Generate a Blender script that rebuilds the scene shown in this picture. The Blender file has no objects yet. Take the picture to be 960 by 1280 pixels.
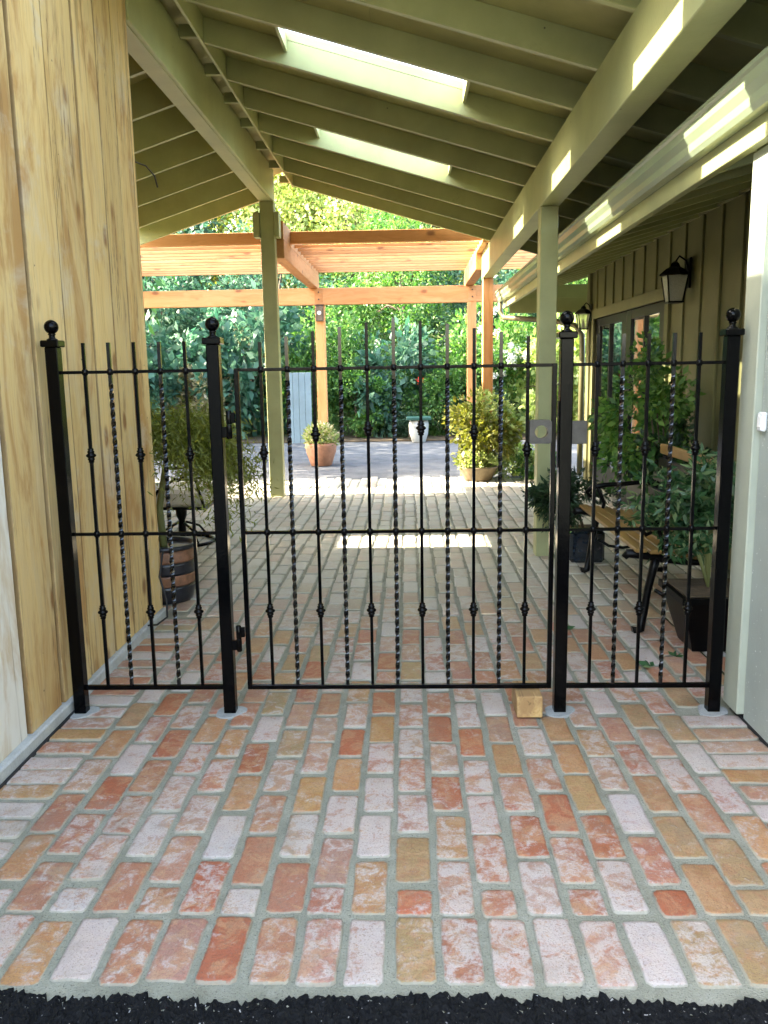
import bpy, bmesh, math, random
import numpy as np
from mathutils import Matrix, Vector
R = math.radians
sc = bpy.context.scene
# ------------------------------------------------------------------ camera
FPX, PITCH, YAW, ROLL = 1036.8, 0.168593, -0.031584, -0.0158206
cd = bpy.data.cameras.new('camera'); cam = bpy.data.objects.new('camera', cd); sc.collection.objects.link(cam); sc.camera = cam
cd.sensor_fit = 'VERTICAL'; cd.sensor_height = 36.0; cd.lens = FPX * 36.0 / 1280.0
cd.clip_start = 0.05; cd.clip_end = 500
Fv = Vector((math.sin(YAW)*math.cos(PITCH), math.cos(YAW)*math.cos(PITCH), -math.sin(PITCH)))
R0 = Vector((math.cos(YAW), -math.sin(YAW), 0)); U0 = R0.cross(Fv)
Rv = R0*math.cos(ROLL) + U0*math.sin(ROLL); Uv = U0*math.cos(ROLL) - R0*math.sin(ROLL)
cam.matrix_world = Matrix(((Rv.x, Uv.x, -Fv.x, 0), (Rv.y, Uv.y, -Fv.y, -3.3869), (Rv.z, Uv.z, -Fv.z, 1.45), (0, 0, 0, 1)))
# ------------------------------------------------------------------ sky, sun, exposure
SUN_EL = 38.0
w = bpy.data.worlds.new('World'); sc.world = w; w.use_nodes = True
wn = w.node_tree.nodes; wl = w.node_tree.links
sky = wn.new('ShaderNodeTexSky'); sky.sky_type = 'NISHITA'; sky.sun_disc = False
sky.sun_elevation = R(SUN_EL); sky.sun_rotation = R(270); sky.altitude = 50; sky.dust_density = 2.5; sky.air_density = 1.0; sky.ozone_density = 1.0
bg = wn['Background']; bg.inputs['Strength'].default_value = 0.15; wl.new(sky.outputs[0], bg.inputs[0])
sd = bpy.data.lights.new('sun', 'SUN'); sd.energy = 2.7; sd.angle = R(0.5); sd.color = (1.0, 0.955, 0.87)
so = bpy.data.objects.new('sun', sd); sc.collection.objects.link(so); so.rotation_euler = (0, -R(90-SUN_EL), 0); so.location = (-20, 3, 18)
vs = sc.view_settings; vs.view_transform = 'Standard'; vs.look = 'None'; vs.exposure = 4.0; vs.gamma = 1.0; vs.use_curve_mapping = False
vs.use_white_balance = True; vs.white_balance_temperature = 7400
sc.cycles.max_bounces = 8; sc.cycles.diffuse_bounces = 5; sc.cycles.transparent_max_bounces = 16; sc.cycles.glossy_bounces = 3
sc.cycles.caustics_reflective = False; sc.cycles.caustics_refractive = False
sc.cycles.use_denoising = True
C = sc.collection
random.seed(7); rng = np.random.default_rng(7)

# ------------------------------------------------------------------ node helpers
def newmat(name):
    m = bpy.data.materials.new(name); m.use_nodes = True
    return m, m.node_tree.nodes, m.node_tree.links, m.node_tree.nodes['Principled BSDF']
def c4(c): return (c[0], c[1], c[2], 1)
def ramp(N, stops, interp='LINEAR'):
    r = N.new('ShaderNodeValToRGB'); r.color_ramp.interpolation = interp
    e = r.color_ramp.elements
    while len(e) < len(stops): e.new(0.5)
    for i, (p, c) in enumerate(stops): e[i].position = p; e[i].color = c4(c) if len(c) == 3 else c
    return r
def noise(N, L, vec, scale, detail=4, rough=.55, dist=0):
    n = N.new('ShaderNodeTexNoise'); n.inputs['Scale'].default_value = scale; n.inputs['Detail'].default_value = detail
    n.inputs['Roughness'].default_value = rough; n.inputs['Distortion'].default_value = dist
    if vec is not None: L.new(vec, n.inputs['Vector'])
    return n
def mix(N, L, fac, a, b, mode='MIX'):
    m = N.new('ShaderNodeMix'); m.data_type = 'RGBA'; m.blend_type = mode
    for v, i in ((fac, 0), (a, 6), (b, 7)):
        if isinstance(v, (int, float)): m.inputs[i].default_value = v
        elif isinstance(v, tuple): m.inputs[i].default_value = c4(v)
        else: L.new(v, m.inputs[i])
    return m.outputs[2]
def maths(N, L, op, a, b=0.0, c=None, clamp=False):
    m = N.new('ShaderNodeMath'); m.operation = op; m.use_clamp = clamp
    for i, v in enumerate((a, b, c)):
        if v is None: continue
        if isinstance(v, (int, float)): m.inputs[i].default_value = v
        else: L.new(v, m.inputs[i])
    return m.outputs[0]
def bump(N, L, h, strength, dist, bsdf):
    b = N.new('ShaderNodeBump'); b.inputs['Strength'].default_value = strength; b.inputs['Distance'].default_value = dist
    L.new(h, b.inputs['Height']); L.new(b.outputs[0], bsdf.inputs['Normal']); return b
def maprange(N, L, v, a, b, c=0.0, d=1.0, smooth=True):
    m = N.new('ShaderNodeMapRange'); m.interpolation_type = 'SMOOTHSTEP' if smooth else 'LINEAR'
    L.new(v, m.inputs['Value'])
    for k, x in zip(('From Min', 'From Max', 'To Min', 'To Max'), (a, b, c, d)): m.inputs[k].default_value = x
    return m.outputs[0]
def pos(N): return N.new('ShaderNodeNewGeometry').outputs['Position']
def objrand(N): return N.new('ShaderNodeObjectInfo').outputs['Random']

def m_paint(name, col, rough=.45, var=.12, specks=0.0, grain=None):
    m, N, L, b = newmat(name); p = pos(N)
    n = noise(N, L, p, 3.0, 5, .6); n2 = noise(N, L, p, 60, 3, .6)
    r = ramp(N, [(.3, tuple(x*(1-var) for x in col)), (.7, tuple(min(1, x*(1+var)) for x in col))]); L.new(n.outputs[0], r.inputs[0])
    out = r.outputs[0]
    hs = N.new('ShaderNodeHueSaturation'); L.new(out, hs.inputs['Color']); L.new(maths(N, L, 'MULTIPLY_ADD', objrand(N), .22, .89), hs.inputs['Value']); out = hs.outputs[0]
    if specks:
        s = noise(N, L, p, 75, 2, .5); out = mix(N, L, maprange(N, L, s.outputs[0], .70, .74, 0, specks), out, (.75, .77, .74))
    d = noise(N, L, p, 9, 6, .7); out = mix(N, L, maprange(N, L, d.outputs[0], .62, .75, 0, .35), out, tuple(x*.55 for x in col))
    vd = N.new('ShaderNodeTexVoronoi'); vd.inputs['Scale'].default_value = 5.5; L.new(p, vd.inputs['Vector'])
    out = mix(N, L, maprange(N, L, vd.outputs['Distance'], .022, .034, .8, 0), out, tuple(x*.12 for x in col))
    sm = noise(N, L, p, 1.3, 5, .7); out = mix(N, L, maprange(N, L, sm.outputs[0], .50, .72, 0, .28), out, (col[0]*.72, col[1]*.66, col[2]*.60))
    L.new(out, b.inputs['Base Color']); b.inputs['Roughness'].default_value = rough
    h = n2.outputs[0]
    if grain:
        mp = N.new('ShaderNodeMapping'); L.new(p, mp.inputs[0]); mp.inputs['Scale'].default_value = grain
        h = maths(N, L, 'ADD', noise(N, L, mp.outputs[0], 14, 4, .6).outputs[0], h)
    bump(N, L, h, .25, .004, b)
    return m

def m_wood(name, stops, axis, along=1.0, across=9.0, rough=.75, knots=.0, knotcol=(.12, .05, .02), stain=None, bumps=.35, randval=.3, nails=False):
    m, N, L, b = newmat(name)
    tc = N.new('ShaderNodeTexCoord'); va = N.new('ShaderNodeVectorMath'); va.operation = 'ADD'
    cmb = N.new('ShaderNodeCombineXYZ'); rr = objrand(N)
    for i in range(3): L.new(maths(N, L, 'MULTIPLY', rr, (37.1, 53.7, 71.3)[i]), cmb.inputs[i])
    L.new(tc.outputs['Object'], va.inputs[0]); L.new(cmb.outputs[0], va.inputs[1])
    mp = N.new('ShaderNodeMapping'); L.new(va.outputs[0], mp.inputs[0]); s = [across]*3; s[axis] = along; mp.inputs['Scale'].default_value = s
    warp = noise(N, L, va.outputs[0], 2.2, 2, .5)
    wv = N.new('ShaderNodeVectorMath'); wv.operation = 'MULTIPLY_ADD'; L.new(warp.outputs['Color'], wv.inputs[0]); wv.inputs[1].default_value = [1.6]*3; L.new(mp.outputs[0], wv.inputs[2])
    n1 = noise(N, L, wv.outputs[0], 1.3, 7, .62, .6)
    n2 = noise(N, L, mp.outputs[0], 9, 4, .7)
    f = maths(N, L, 'MULTIPLY_ADD', n2.outputs[0], .25, maths(N, L, 'MULTIPLY', n1.outputs[0], .82))
    r = ramp(N, stops); L.new(f, r.inputs[0]); out = r.outputs[0]
    if knots:
        mk = N.new('ShaderNodeMapping'); L.new(va.outputs[0], mk.inputs[0]); s = [5.0]*3; s[axis] = 2.6; mk.inputs['Scale'].default_value = s
        vo = N.new('ShaderNodeTexVoronoi'); vo.inputs['Scale'].default_value = 1.0; L.new(mk.outputs[0], vo.inputs['Vector'])
        kd = maths(N, L, 'MULTIPLY_ADD', n1.outputs[0], .16, maths(N, L, 'SUBTRACT', vo.outputs['Distance'], .08))
        out = mix(N, L, maprange(N, L, kd, .07, .20, knots, 0), out, knotcol)
    if stain:
        ms = N.new('ShaderNodeMapping'); L.new(va.outputs[0], ms.inputs[0]); s = [5.0]*3; s[axis] = 1.3; ms.inputs['Scale'].default_value = s
        st = noise(N, L, ms.outputs[0], 1.0, 6, .65, .5)
        out = mix(N, L, maprange(N, L, st.outputs[0], .47, .64, 0, .85), out, stain)
        wt = noise(N, L, va.outputs[0], 2.1, 6, .7, .3); out = mix(N, L, maprange(N, L, wt.outputs[0], .54, .68, 0, .55), out, (.60, .52, .39))
        ms2 = N.new('ShaderNodeMapping'); L.new(va.outputs[0], ms2.inputs[0]); s = [22.0]*3; s[axis] = .7; ms2.inputs['Scale'].default_value = s
        st2 = noise(N, L, ms2.outputs[0], 1.0, 4, .6, .2)
        out = mix(N, L, maprange(N, L, st2.outputs[0], .60, .70, 0, .62), out, tuple(x*.35 for x in stain))
    if nails:
        vd = N.new('ShaderNodeTexVoronoi'); vd.inputs['Scale'].default_value = 6.0; L.new(va.outputs[0], vd.inputs['Vector'])
        out = mix(N, L, maprange(N, L, vd.outputs['Distance'], .020, .034, .85, 0), out, (.05, .03, .02))
        mg = N.new('ShaderNodeMapping'); L.new(va.outputs[0], mg.inputs[0]); sg = [70.0]*3; sg[axis] = 2.2; mg.inputs['Scale'].default_value = sg
        gl = noise(N, L, mg.outputs[0], 1.0, 3, .6, .3); out = mix(N, L, maprange(N, L, gl.outputs[0], .50, .72, 0, .42), out, (.40, .24, .10))
        mc = N.new('ShaderNodeMapping'); L.new(va.outputs[0], mc.inputs[0]); sc_ = [11.0]*3; sc_[axis] = .45; mc.inputs['Scale'].default_value = sc_
        cr = noise(N, L, mc.outputs[0], 1.0, 6, .6, .25); ab = maths(N, L, 'ABSOLUTE', maths(N, L, 'SUBTRACT', cr.outputs[0], .5))
        gate_ = noise(N, L, va.outputs[0], 1.4, 2, .5)
        out = mix(N, L, maths(N, L, 'MULTIPLY', maprange(N, L, ab, .002, .009, .8, 0), maprange(N, L, gate_.outputs[0], .48, .56)), out, (.13, .065, .025))
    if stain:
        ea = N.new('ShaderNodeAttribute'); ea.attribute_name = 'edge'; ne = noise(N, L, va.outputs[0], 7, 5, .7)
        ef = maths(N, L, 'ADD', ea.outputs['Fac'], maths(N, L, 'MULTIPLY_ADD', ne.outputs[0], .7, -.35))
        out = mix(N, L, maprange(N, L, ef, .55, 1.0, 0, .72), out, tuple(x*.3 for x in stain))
    hs = N.new('ShaderNodeHueSaturation'); L.new(out, hs.inputs['Color']); L.new(maths(N, L, 'MULTIPLY_ADD', rr, randval, 1-randval/2), hs.inputs['Value'])
    L.new(hs.outputs[0], b.inputs['Base Color']); b.inputs['Roughness'].default_value = rough
    bump(N, L, f, bumps, .006, b)
    return m

def m_leaf(name, cols, trans=.35, rough=.5, big=.6):
    m, N, L, b = newmat(name)
    g = N.new('ShaderNodeNewGeometry'); oi = N.new('ShaderNodeObjectInfo')
    n = noise(N, L, g.outputs['Position'], big, 3, .6)
    f = maths(N, L, 'ADD', maths(N, L, 'MULTIPLY', g.outputs['Random Per Island'], .55), maths(N, L, 'MULTIPLY', n.outputs[0], .5))
    k = len(cols); r = ramp(N, [(.12 + .76*i/(k-1), c) for i, c in enumerate(cols)]); L.new(f, r.inputs[0])
    hs = N.new('ShaderNodeHueSaturation'); L.new(r.outputs[0], hs.inputs['Color']); L.new(maths(N, L, 'MULTIPLY_ADD', oi.outputs['Random'], .3, .85), hs.inputs['Value'])
    L.new(hs.outputs[0], b.inputs['Base Color']); b.inputs['Roughness'].default_value = rough
    t = N.new('ShaderNodeBsdfTranslucent'); hs2 = N.new('ShaderNodeHueSaturation'); hs2.inputs['Saturation'].default_value = 1.15; hs2.inputs['Value'].default_value = 1.25
    L.new(hs.outputs[0], hs2.inputs['Color']); L.new(hs2.outputs[0], t.inputs[0])
    ms = N.new('ShaderNodeMixShader'); ms.inputs[0].default_value = trans
    L.new(b.outputs[0], ms.inputs[1]); L.new(t.outputs[0], ms.inputs[2]); L.new(ms.outputs[0], N['Material Output'].inputs['Surface'])
    return m

def m_brick(name, field):
    m, N, L, b = newmat(name); p = pos(N)
    if field:
        a = N.new('ShaderNodeVertexColor'); a.layer_name = 'tone'; col, al = a.outputs['Color'], a.outputs['Alpha']
    else:
        a = N.new('ShaderNodeObjectInfo'); col, al = a.outputs['Color'], a.outputs['Alpha']
    n1 = noise(N, L, p, 16, 8, .72, .6); n2 = noise(N, L, p, 85, 5, .75); n3 = noise(N, L, p, 190, 2, .6); n4 = noise(N, L, p, 24, 5, .7, .8)
    # colour drift inside one brick
    n7 = noise(N, L, p, 9, 6, .65, 1.2)
    col = mix(N, L, maprange(N, L, n7.outputs[0], .47, .58, 0, .75), col, mix(N, L, .6, col, (.50, .31, .17)))
    col = mix(N, L, maprange(N, L, n4.outputs[0], .46, .60, 0, .5), col, mix(N, L, .6, col, (.40, .13, .07)))
    col = mix(N, L, maprange(N, L, n2.outputs[0], .48, .62, 0, .5), col, mix(N, L, .6, col, (.17, .07, .045)))
    # lime bloom left on reclaimed brick
    t = maths(N, L, 'ADD', maths(N, L, 'MULTIPLY', n1.outputs[0], 1.0), maths(N, L, 'MULTIPLY', n2.outputs[0], .50))
    t = maths(N, L, 'ADD', t, maths(N, L, 'MULTIPLY_ADD', al, .46, -.23))
    fac = maprange(N, L, t, .68, .88, 0, .72)
    tint = noise(N, L, p, 5, 2, .5)
    lime = mix(N, L, tint.outputs[0], (.53, .44, .39), (.53, .515, .52))
    col = mix(N, L, fac, col, lime)
    col = mix(N, L, maprange(N, L, n3.outputs[0], .57, .66, 0, .55), col, (.19, .12, .09))
    # mortar smeared over the arrises, then a paler, greener tint behind the gate
    ea = N.new('ShaderNodeAttribute'); ea.attribute_name = 'edge'; n5 = noise(N, L, p, 38, 5, .75)
    ef = maths(N, L, 'ADD', ea.outputs['Fac'], maths(N, L, 'MULTIPLY_ADD', n5.outputs[0], 1.3, -.72))
    col = mix(N, L, maprange(N, L, ef, .44, .80, 0, .8), col, (.31, .305, .24))
    ng = noise(N, L, p, 2.7, 6, .7, .4); col = mix(N, L, maprange(N, L, ng.outputs[0], .52, .70, 0, .42), col, (.24, .20, .15))
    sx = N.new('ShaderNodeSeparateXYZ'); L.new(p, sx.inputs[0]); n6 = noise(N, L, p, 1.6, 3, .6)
    far_tint = maths(N, L, 'MULTIPLY', maprange(N, L, sx.outputs['Y'], 0.4, 2.8, 0, .74), maths(N, L, 'MULTIPLY_ADD', n6.outputs[0], 1.2, .35), clamp=True)
    col = mix(N, L, far_tint, col, (.47, .475, .385))
    L.new(col, b.inputs['Base Color']); L.new(maths(N, L, 'MULTIPLY_ADD', n2.outputs[0], .35, .36), b.inputs['Roughness'])
    pass
    h = maths(N, L, 'ADD', maths(N, L, 'MULTIPLY', n2.outputs[0], .7), maths(N, L, 'ADD', n1.outputs[0], maths(N, L, 'MULTIPLY', n3.outputs[0], .3)))
    bump(N, L, h, .8, .008, b)
    return m

def m_ground(name, c1, c2, s1=8, s2=150, rough=.95, bs=.6, bd=.006, specks=None, blot=None, spec=.3):
    m, N, L, b = newmat(name); p = pos(N)
    n = noise(N, L, p, s1, 6, .6); n2 = noise(N, L, p, s2, 3, .7)
    f = maths(N, L, 'ADD', maths(N, L, 'MULTIPLY', n.outputs[0], .6), maths(N, L, 'MULTIPLY', n2.outputs[0], .45))
    r = ramp(N, [(.34, c1), (.72, c2)]); L.new(f, r.inputs[0]); out = r.outputs[0]
    if blot:
        nb = noise(N, L, p, 3.1, 5, .7); out = mix(N, L, maprange(N, L, nb.outputs[0], .5, .7, 0, .6), out, blot[0]); nc = noise(N, L, p, 5.7, 5, .7, .4); out = mix(N, L, maprange(N, L, nc.outputs[0], .54, .70, 0, .6), out, blot[1])
    if specks:
        s = noise(N, L, p, specks[0], 1, .4); out = mix(N, L, maprange(N, L, s.outputs[0], specks[1], specks[1]+.03), out, specks[2])
    L.new(out, b.inputs['Base Color']); b.inputs['Roughness'].default_value = rough; b.inputs['Specular IOR Level'].default_value = spec
    bump(N, L, n2.outputs[0], bs, bd, b)
    return m

def m_simple(name, col, rough=.5, metal=0.0, ns=30, var=.2, bs=.15, coat=0.0, spec=None):
    m, N, L, b = newmat(name); p = pos(N); n = noise(N, L, p, ns, 5, .6)
    r = ramp(N, [(.3, tuple(x*(1-var) for x in col)), (.7, tuple(min(1, x*(1+var)) for x in col))]); L.new(n.outputs[0], r.inputs[0])
    L.new(r.outputs[0], b.inputs['Base Color']); b.inputs['Roughness'].default_value = rough; b.inputs['Metallic'].default_value = metal
    if coat: b.inputs['Coat Weight'].default_value = coat
    if spec is not None: b.inputs['Specular IOR Level'].default_value = spec
    if bs: bump(N, L, n.outputs[0], bs, .004, b)
    return m

def m_glass(name, tint=(.9, .95, .93), gloss=.12, rough=.02):
    m, N, L, b = newmat(name); N.remove(b)
    t = N.new('ShaderNodeBsdfTransparent'); t.inputs[0].default_value = c4(tint)
    g = N.new('ShaderNodeBsdfGlossy'); g.inputs['Roughness'].default_value = rough
    lw = N.new('ShaderNodeLayerWeight'); lw.inputs[0].default_value = .5
    ms = N.new('ShaderNodeMixShader'); L.new(maths(N, L, 'MULTIPLY_ADD', maths(N, L, 'POWER', lw.outputs['Facing'], 5.0), .5, gloss, clamp=True), ms.inputs[0])
    L.new(t.outputs[0], ms.inputs[1]); L.new(g.outputs[0], ms.inputs[2]); L.new(ms.outputs[0], N['Material Output'].inputs['Surface'])
    return m

SAGE = (.385, .40, .195)
M = {}
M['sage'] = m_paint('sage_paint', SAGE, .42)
M['sage_deck'] = m_paint('sage_deck_paint', (.36, .345, .15), .6, .16, grain=(1, 9, 9))
M['sage_gutter'] = m_paint('gutter_enamel', (.25, .295, .19), .25, .05)
M['downspout'] = m_paint('downspout_paint', (.13, .12, .06), .4)
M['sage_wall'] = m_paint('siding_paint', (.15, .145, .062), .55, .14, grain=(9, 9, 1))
M['pale_wall'] = m_paint('pale_siding_paint', (.33, .37, .34), .5, .09, specks=.8)
M['pale_trim'] = m_paint('pale_trim_paint', (.35, .375, .30), .5, .09)
M['dark_wood'] = m_paint('dark_door_paint', (.0035, .0028, .0022), .4, .2)
M['iron'] = m_simple('black_iron', (.0012, .0012, .0014), .13, 0, 45, .3, .10, spec=.12)
M['iron_twist'] = m_simple('black_iron_twisted', (.0012, .0012, .0014), .10, 0, 45, .3, .04, spec=.45)
M['iron_mat'] = m_simple('cast_iron', (.0016, .0016, .0018), .35, 0, 45, .3, .3, spec=.16)
M['steel'] = m_simple('lock_steel', (.055, .05, .046), .4, .5, 30, .25, .15)
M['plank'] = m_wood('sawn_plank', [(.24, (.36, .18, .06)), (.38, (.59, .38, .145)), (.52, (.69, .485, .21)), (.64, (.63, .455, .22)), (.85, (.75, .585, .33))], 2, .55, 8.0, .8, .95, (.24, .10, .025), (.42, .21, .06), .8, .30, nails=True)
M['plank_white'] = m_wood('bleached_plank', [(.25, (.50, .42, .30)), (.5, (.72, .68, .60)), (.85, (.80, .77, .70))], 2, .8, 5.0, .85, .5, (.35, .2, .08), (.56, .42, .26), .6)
for ax, k in ((0, 'x'), (1, 'y'), (2, 'z')):
    M['cedar_'+k] = m_wood('cedar_'+k, [(.25, (.36, .135, .042)), (.5, (.54, .24, .085)), (.8, (.63, .325, .145))], ax, .7, 11, .6, .7, (.13, .035, .012), None, .25, .35)
M['bench'] = m_wood('bench_slat', [(.25, (.12, .06, .016)), (.5, (.22, .125, .035)), (.8, (.31, .19, .06))], 1, .8, 12, .45, .2, (.1, .05, .02))
M['block'] = m_wood('pine_block', [(.25, (.36, .19, .06)), (.5, (.56, .35, .14)), (.8, (.66, .46, .22))], 1, 12, 45, .85, .5, (.2, .09, .03), (.34, .19, .08), .6)
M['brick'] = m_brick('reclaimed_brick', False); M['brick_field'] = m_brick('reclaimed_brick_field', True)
M['mortar'] = m_ground('mortar', (.20, .20, .155), (.36, .355, .285), 7, 160, .95, 1.0, .008, (170, .66, (.16, .15, .12)), ((.42, .41, .35), (.20, .175, .125)))
M['asphalt'] = m_ground('asphalt', (.003, .0033, .004), (.012, .0125, .014), 30, 260, .75, .9, .004, (110, .735, (.35, .34, .33)), spec=.12)
M['gravel'] = m_ground('gravel', (.055, .06, .066), (.145, .148, .15), 3, 55, .95, .8, .02)
M['soil'] = m_ground('soil', (.05, .035, .02), (.13, .09, .05), 4, 40, .95, .8, .02)
M['turf'] = m_ground('hillside_ground', (.03, .045, .015), (.09, .11, .035), 1.2, 12, .95, .8, .05)
M['concrete'] = m_ground('concrete', (.24, .25, .245), (.40, .41, .40), 18, 200, .9, .5, .004)
M['flash'] = m_ground('cement_kerb', (.30, .31, .30), (.50, .51, .49), 12, 120, .85, .5, .004)
M['rubber'] = m_simple('rubber', (.012, .012, .014), .7)
M['terracotta'] = m_simple('terracotta', (.33, .15, .085), .7, 0, 14, .25, .2)
M['bowl'] = m_simple('bowl_stoneware', (.16, .12, .07), .6, 0, 12, .35, .3)
M['barrel'] = m_simple('barrel_brown', (.22, .10, .055), .5, 0, 26, .35, .3)
M['barrel_dark'] = m_simple('barrel_dark', (.014, .015, .020), .3, 0, 26, .3, .2)
M['glaze'] = m_simple('blue_black_glaze', (.012, .018, .026), .15, 0, 20, .3, .1, coat=.5)
M['urn'] = m_simple('white_urn', (.36, .36, .34), .45, 0, 10, .08, .1)
M['urn_lid'] = m_simple('green_lid', (.015, .07, .05), .4, 0, 10, .15, .1)
M['cushion'] = m_simple('cushion_fabric', (.56, .53, .46), .9, 0, 60, .1, .3)
M['white'] = m_simple('white_plastic', (.75, .76, .76), .35, 0, 10, .03, .0)
M['bluewood'] = m_paint('blue_grey_boards', (.17, .23, .25), .6, .12, grain=(9, 9, 1))
M['skylight'] = m_glass('skylight_glazing', (.95, .98, .97), .02)
_n = M['skylight'].node_tree.nodes; _l = M['skylight'].node_tree.links; _t = _n.new('ShaderNodeBsdfTranslucent'); _t.inputs[0].default_value = (.9, .93, .92, 1)
_m = _n.new('ShaderNodeMixShader'); _m.inputs[0].default_value = .13; _src = _n['Material Output'].inputs['Surface'].links[0].from_socket
_l.new(_src, _m.inputs[1]); _l.new(_t.outputs[0], _m.inputs[2]); _l.new(_m.outputs[0], _n['Material Output'].inputs['Surface'])
M['pane'] = m_glass('window_glass', (.55, .58, .55), .42)
M['lamp_glass'] = m_simple('seeded_lantern_glass', (.62, .62, .56), .2, 0, 120, .15, .3); M['lamp_glass'].node_tree.nodes['Principled BSDF'].inputs['Alpha'].default_value = .55
M['roofing'] = m_simple('roof_shingle', (.06, .055, .05), .9)
M['dark_room'] = m_simple('dark_interior', (.015, .013, .011), .9)
M['bulb'] = m_simple('lamp_bulb', (.7, .68, .6), .3, 0, 10, .02, 0)
M['bark'] = m_wood('bark', [(.2, (.045, .03, .02)), (.5, (.11, .08, .055)), (.8, (.19, .15, .11))], 2, 1.5, 14, .9)
M['green_stem'] = m_wood('green_bark', [(.2, (.10, .11, .035)), (.5, (.18, .19, .06)), (.8, (.26, .26, .10))], 2, 2, 20, .7)
LEAF = {
 'teal': m_leaf('leaf_teal', [(.015, .055, .035), (.04, .115, .070), (.085, .19, .115), (.16, .28, .17)], .4),
 'green': m_leaf('leaf_green', [(.016, .058, .012), (.055, .155, .035), (.12, .255, .06), (.24, .38, .10)], .42),
 'lime': m_leaf('leaf_lime', [(.12, .18, .04), (.24, .31, .085), (.38, .45, .16), (.55, .58, .29)], .5),
 'olive': m_leaf('leaf_olive', [(.045, .055, .012), (.10, .115, .02), (.17, .18, .04), (.27, .26, .06)], .4),
 'dark': m_leaf('leaf_dark', [(.006, .020, .008), (.014, .042, .016), (.030, .075, .030), (.06, .12, .05)], .25),
 'maple': m_leaf('leaf_lace_maple', [(.07, .08, .012), (.14, .165, .025), (.22, .255, .05), (.33, .345, .09)], .5, .5, 2.5),
 'variegated': m_leaf('leaf_variegated', [(.010, .042, .014), (.022, .08, .026), (.045, .125, .04), (.26, .33, .15)], .3, .45, 6),
 'pale': m_leaf('leaf_pale', [(.20, .20, .09), (.36, .33, .17), (.50, .44, .27), (.62, .58, .45)], .4),
 'white': m_leaf('petal_white', [(.55, .55, .48), (.68, .68, .62), (.74, .74, .70)], .3),
 'red': m_leaf('petal_red', [(.45, .02, .015), (.60, .05, .03)], .3),
 'yellow': m_leaf('leaf_yellow', [(.30, .26, .02), (.48, .42, .05), (.60, .55, .12)], .4),
}

# ------------------------------------------------------------------ mesh helpers
class B:
    def __init__(s): s.bm = bmesh.new()
    def box(s, p0, p1, c=0.0, mat=None):
        r = bmesh.ops.create_cube(s.bm, size=1.0); vs_ = r['verts']
        ce = [(a+b)/2 for a, b in zip(p0, p1)]; sz = [abs(b-a) for a, b in zip(p0, p1)]
        for v in vs_: v.co = Vector((v.co[0]*sz[0]+ce[0], v.co[1]*sz[1]+ce[1], v.co[2]*sz[2]+ce[2]))
        if c:
            ed = list({e for v in vs_ for e in v.link_edges})
            r2 = bmesh.ops.bevel(s.bm, geom=ed, offset=c, segments=1, affect='EDGES', profile=.5)
            vs_ = [v for v in r2['verts']]
        if mat is not None:
            for v in vs_: v.co = mat @ v.co
        return s
    def quad(s, *p):
        s.bm.faces.new([s.bm.verts.new(q) for q in p]); return s
    def prism(s, pts, axis, a, b, c=0.0):
        def mk(p, t):
            q = list(p); q.insert(axis, t); return Vector(q)
        A = [s.bm.verts.new(mk(p, a)) for p in pts]; Bv = [s.bm.verts.new(mk(p, b)) for p in pts]
        n = len(pts); fs = [s.bm.faces.new(A), s.bm.faces.new(Bv[::-1])]
        for i in range(n): fs.append(s.bm.faces.new((A[i], Bv[i], Bv[(i+1) % n], A[(i+1) % n])))
        bmesh.ops.recalc_face_normals(s.bm, faces=fs)
        if c:
            ed = list({e for f in fs for e in f.edges}); bmesh.ops.bevel(s.bm, geom=ed, offset=c, segments=1, affect='EDGES', profile=.5)
        return s
    def lathe(s, prof, o, n=16, axis=2, cap=True, flat=False):
        rings = []
        for r, h in prof:
            ring = []
            for i in range(n):
                a = 2*math.pi*i/n; d = [r*math.cos(a), r*math.sin(a)]; d.insert(axis, h)
                ring.append(s.bm.verts.new(Vector(d)+Vector(o)))
            rings.append(ring)
        fs = []
        for A, Bq in zip(rings, rings[1:]):
            for i in range(n): fs.append(s.bm.faces.new((A[i], A[(i+1) % n], Bq[(i+1) % n], Bq[i])))
        if not flat:
            for f in fs: f.smooth = True
        if cap:
            fs.append(s.bm.faces.new(rings[0][::-1])); fs.append(s.bm.faces.new(rings[-1]))
        bmesh.ops.recalc_face_normals(s.bm, faces=fs)
        return s
    def tube(s, pts, r, n=8, smooth=True):
        pts = [Vector(p) for p in pts]; k = len(pts); rs = r if isinstance(r, (list, tuple)) else [r]*k
        rings = []; prev = None
        for i, p in enumerate(pts):
            d = (pts[min(i+1, k-1)] - pts[max(i-1, 0)]).normalized()
            if prev is None:
                u = d.orthogonal().normalized()
            else:
                u = (prev - d*prev.dot(d)).normalized()
            prev = u; v = d.cross(u)
            rings.append([s.bm.verts.new(p + (u*math.cos(2*math.pi*j/n) + v*math.sin(2*math.pi*j/n))*rs[i]) for j in range(n)])
        fs = []
        for A, Bq in zip(rings, rings[1:]):
            for j in range(n): fs.append(s.bm.faces.new((A[j], A[(j+1) % n], Bq[(j+1) % n], Bq[j])))
        if smooth:
            for f in fs: f.smooth = True
        fs += [s.bm.faces.new(rings[0][::-1]), s.bm.faces.new(rings[-1])]
        bmesh.ops.recalc_face_normals(s.bm, faces=fs)
        return s
    def mesh(s, name, mat):
        me = bpy.data.meshes.new(name); s.bm.to_mesh(me); s.bm.free(); me.materials.append(M[mat] if isinstance(mat, str) else mat); return me
    def build(s, name, mat, parent=None): return link(name, s.mesh(name, mat), parent)

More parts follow.
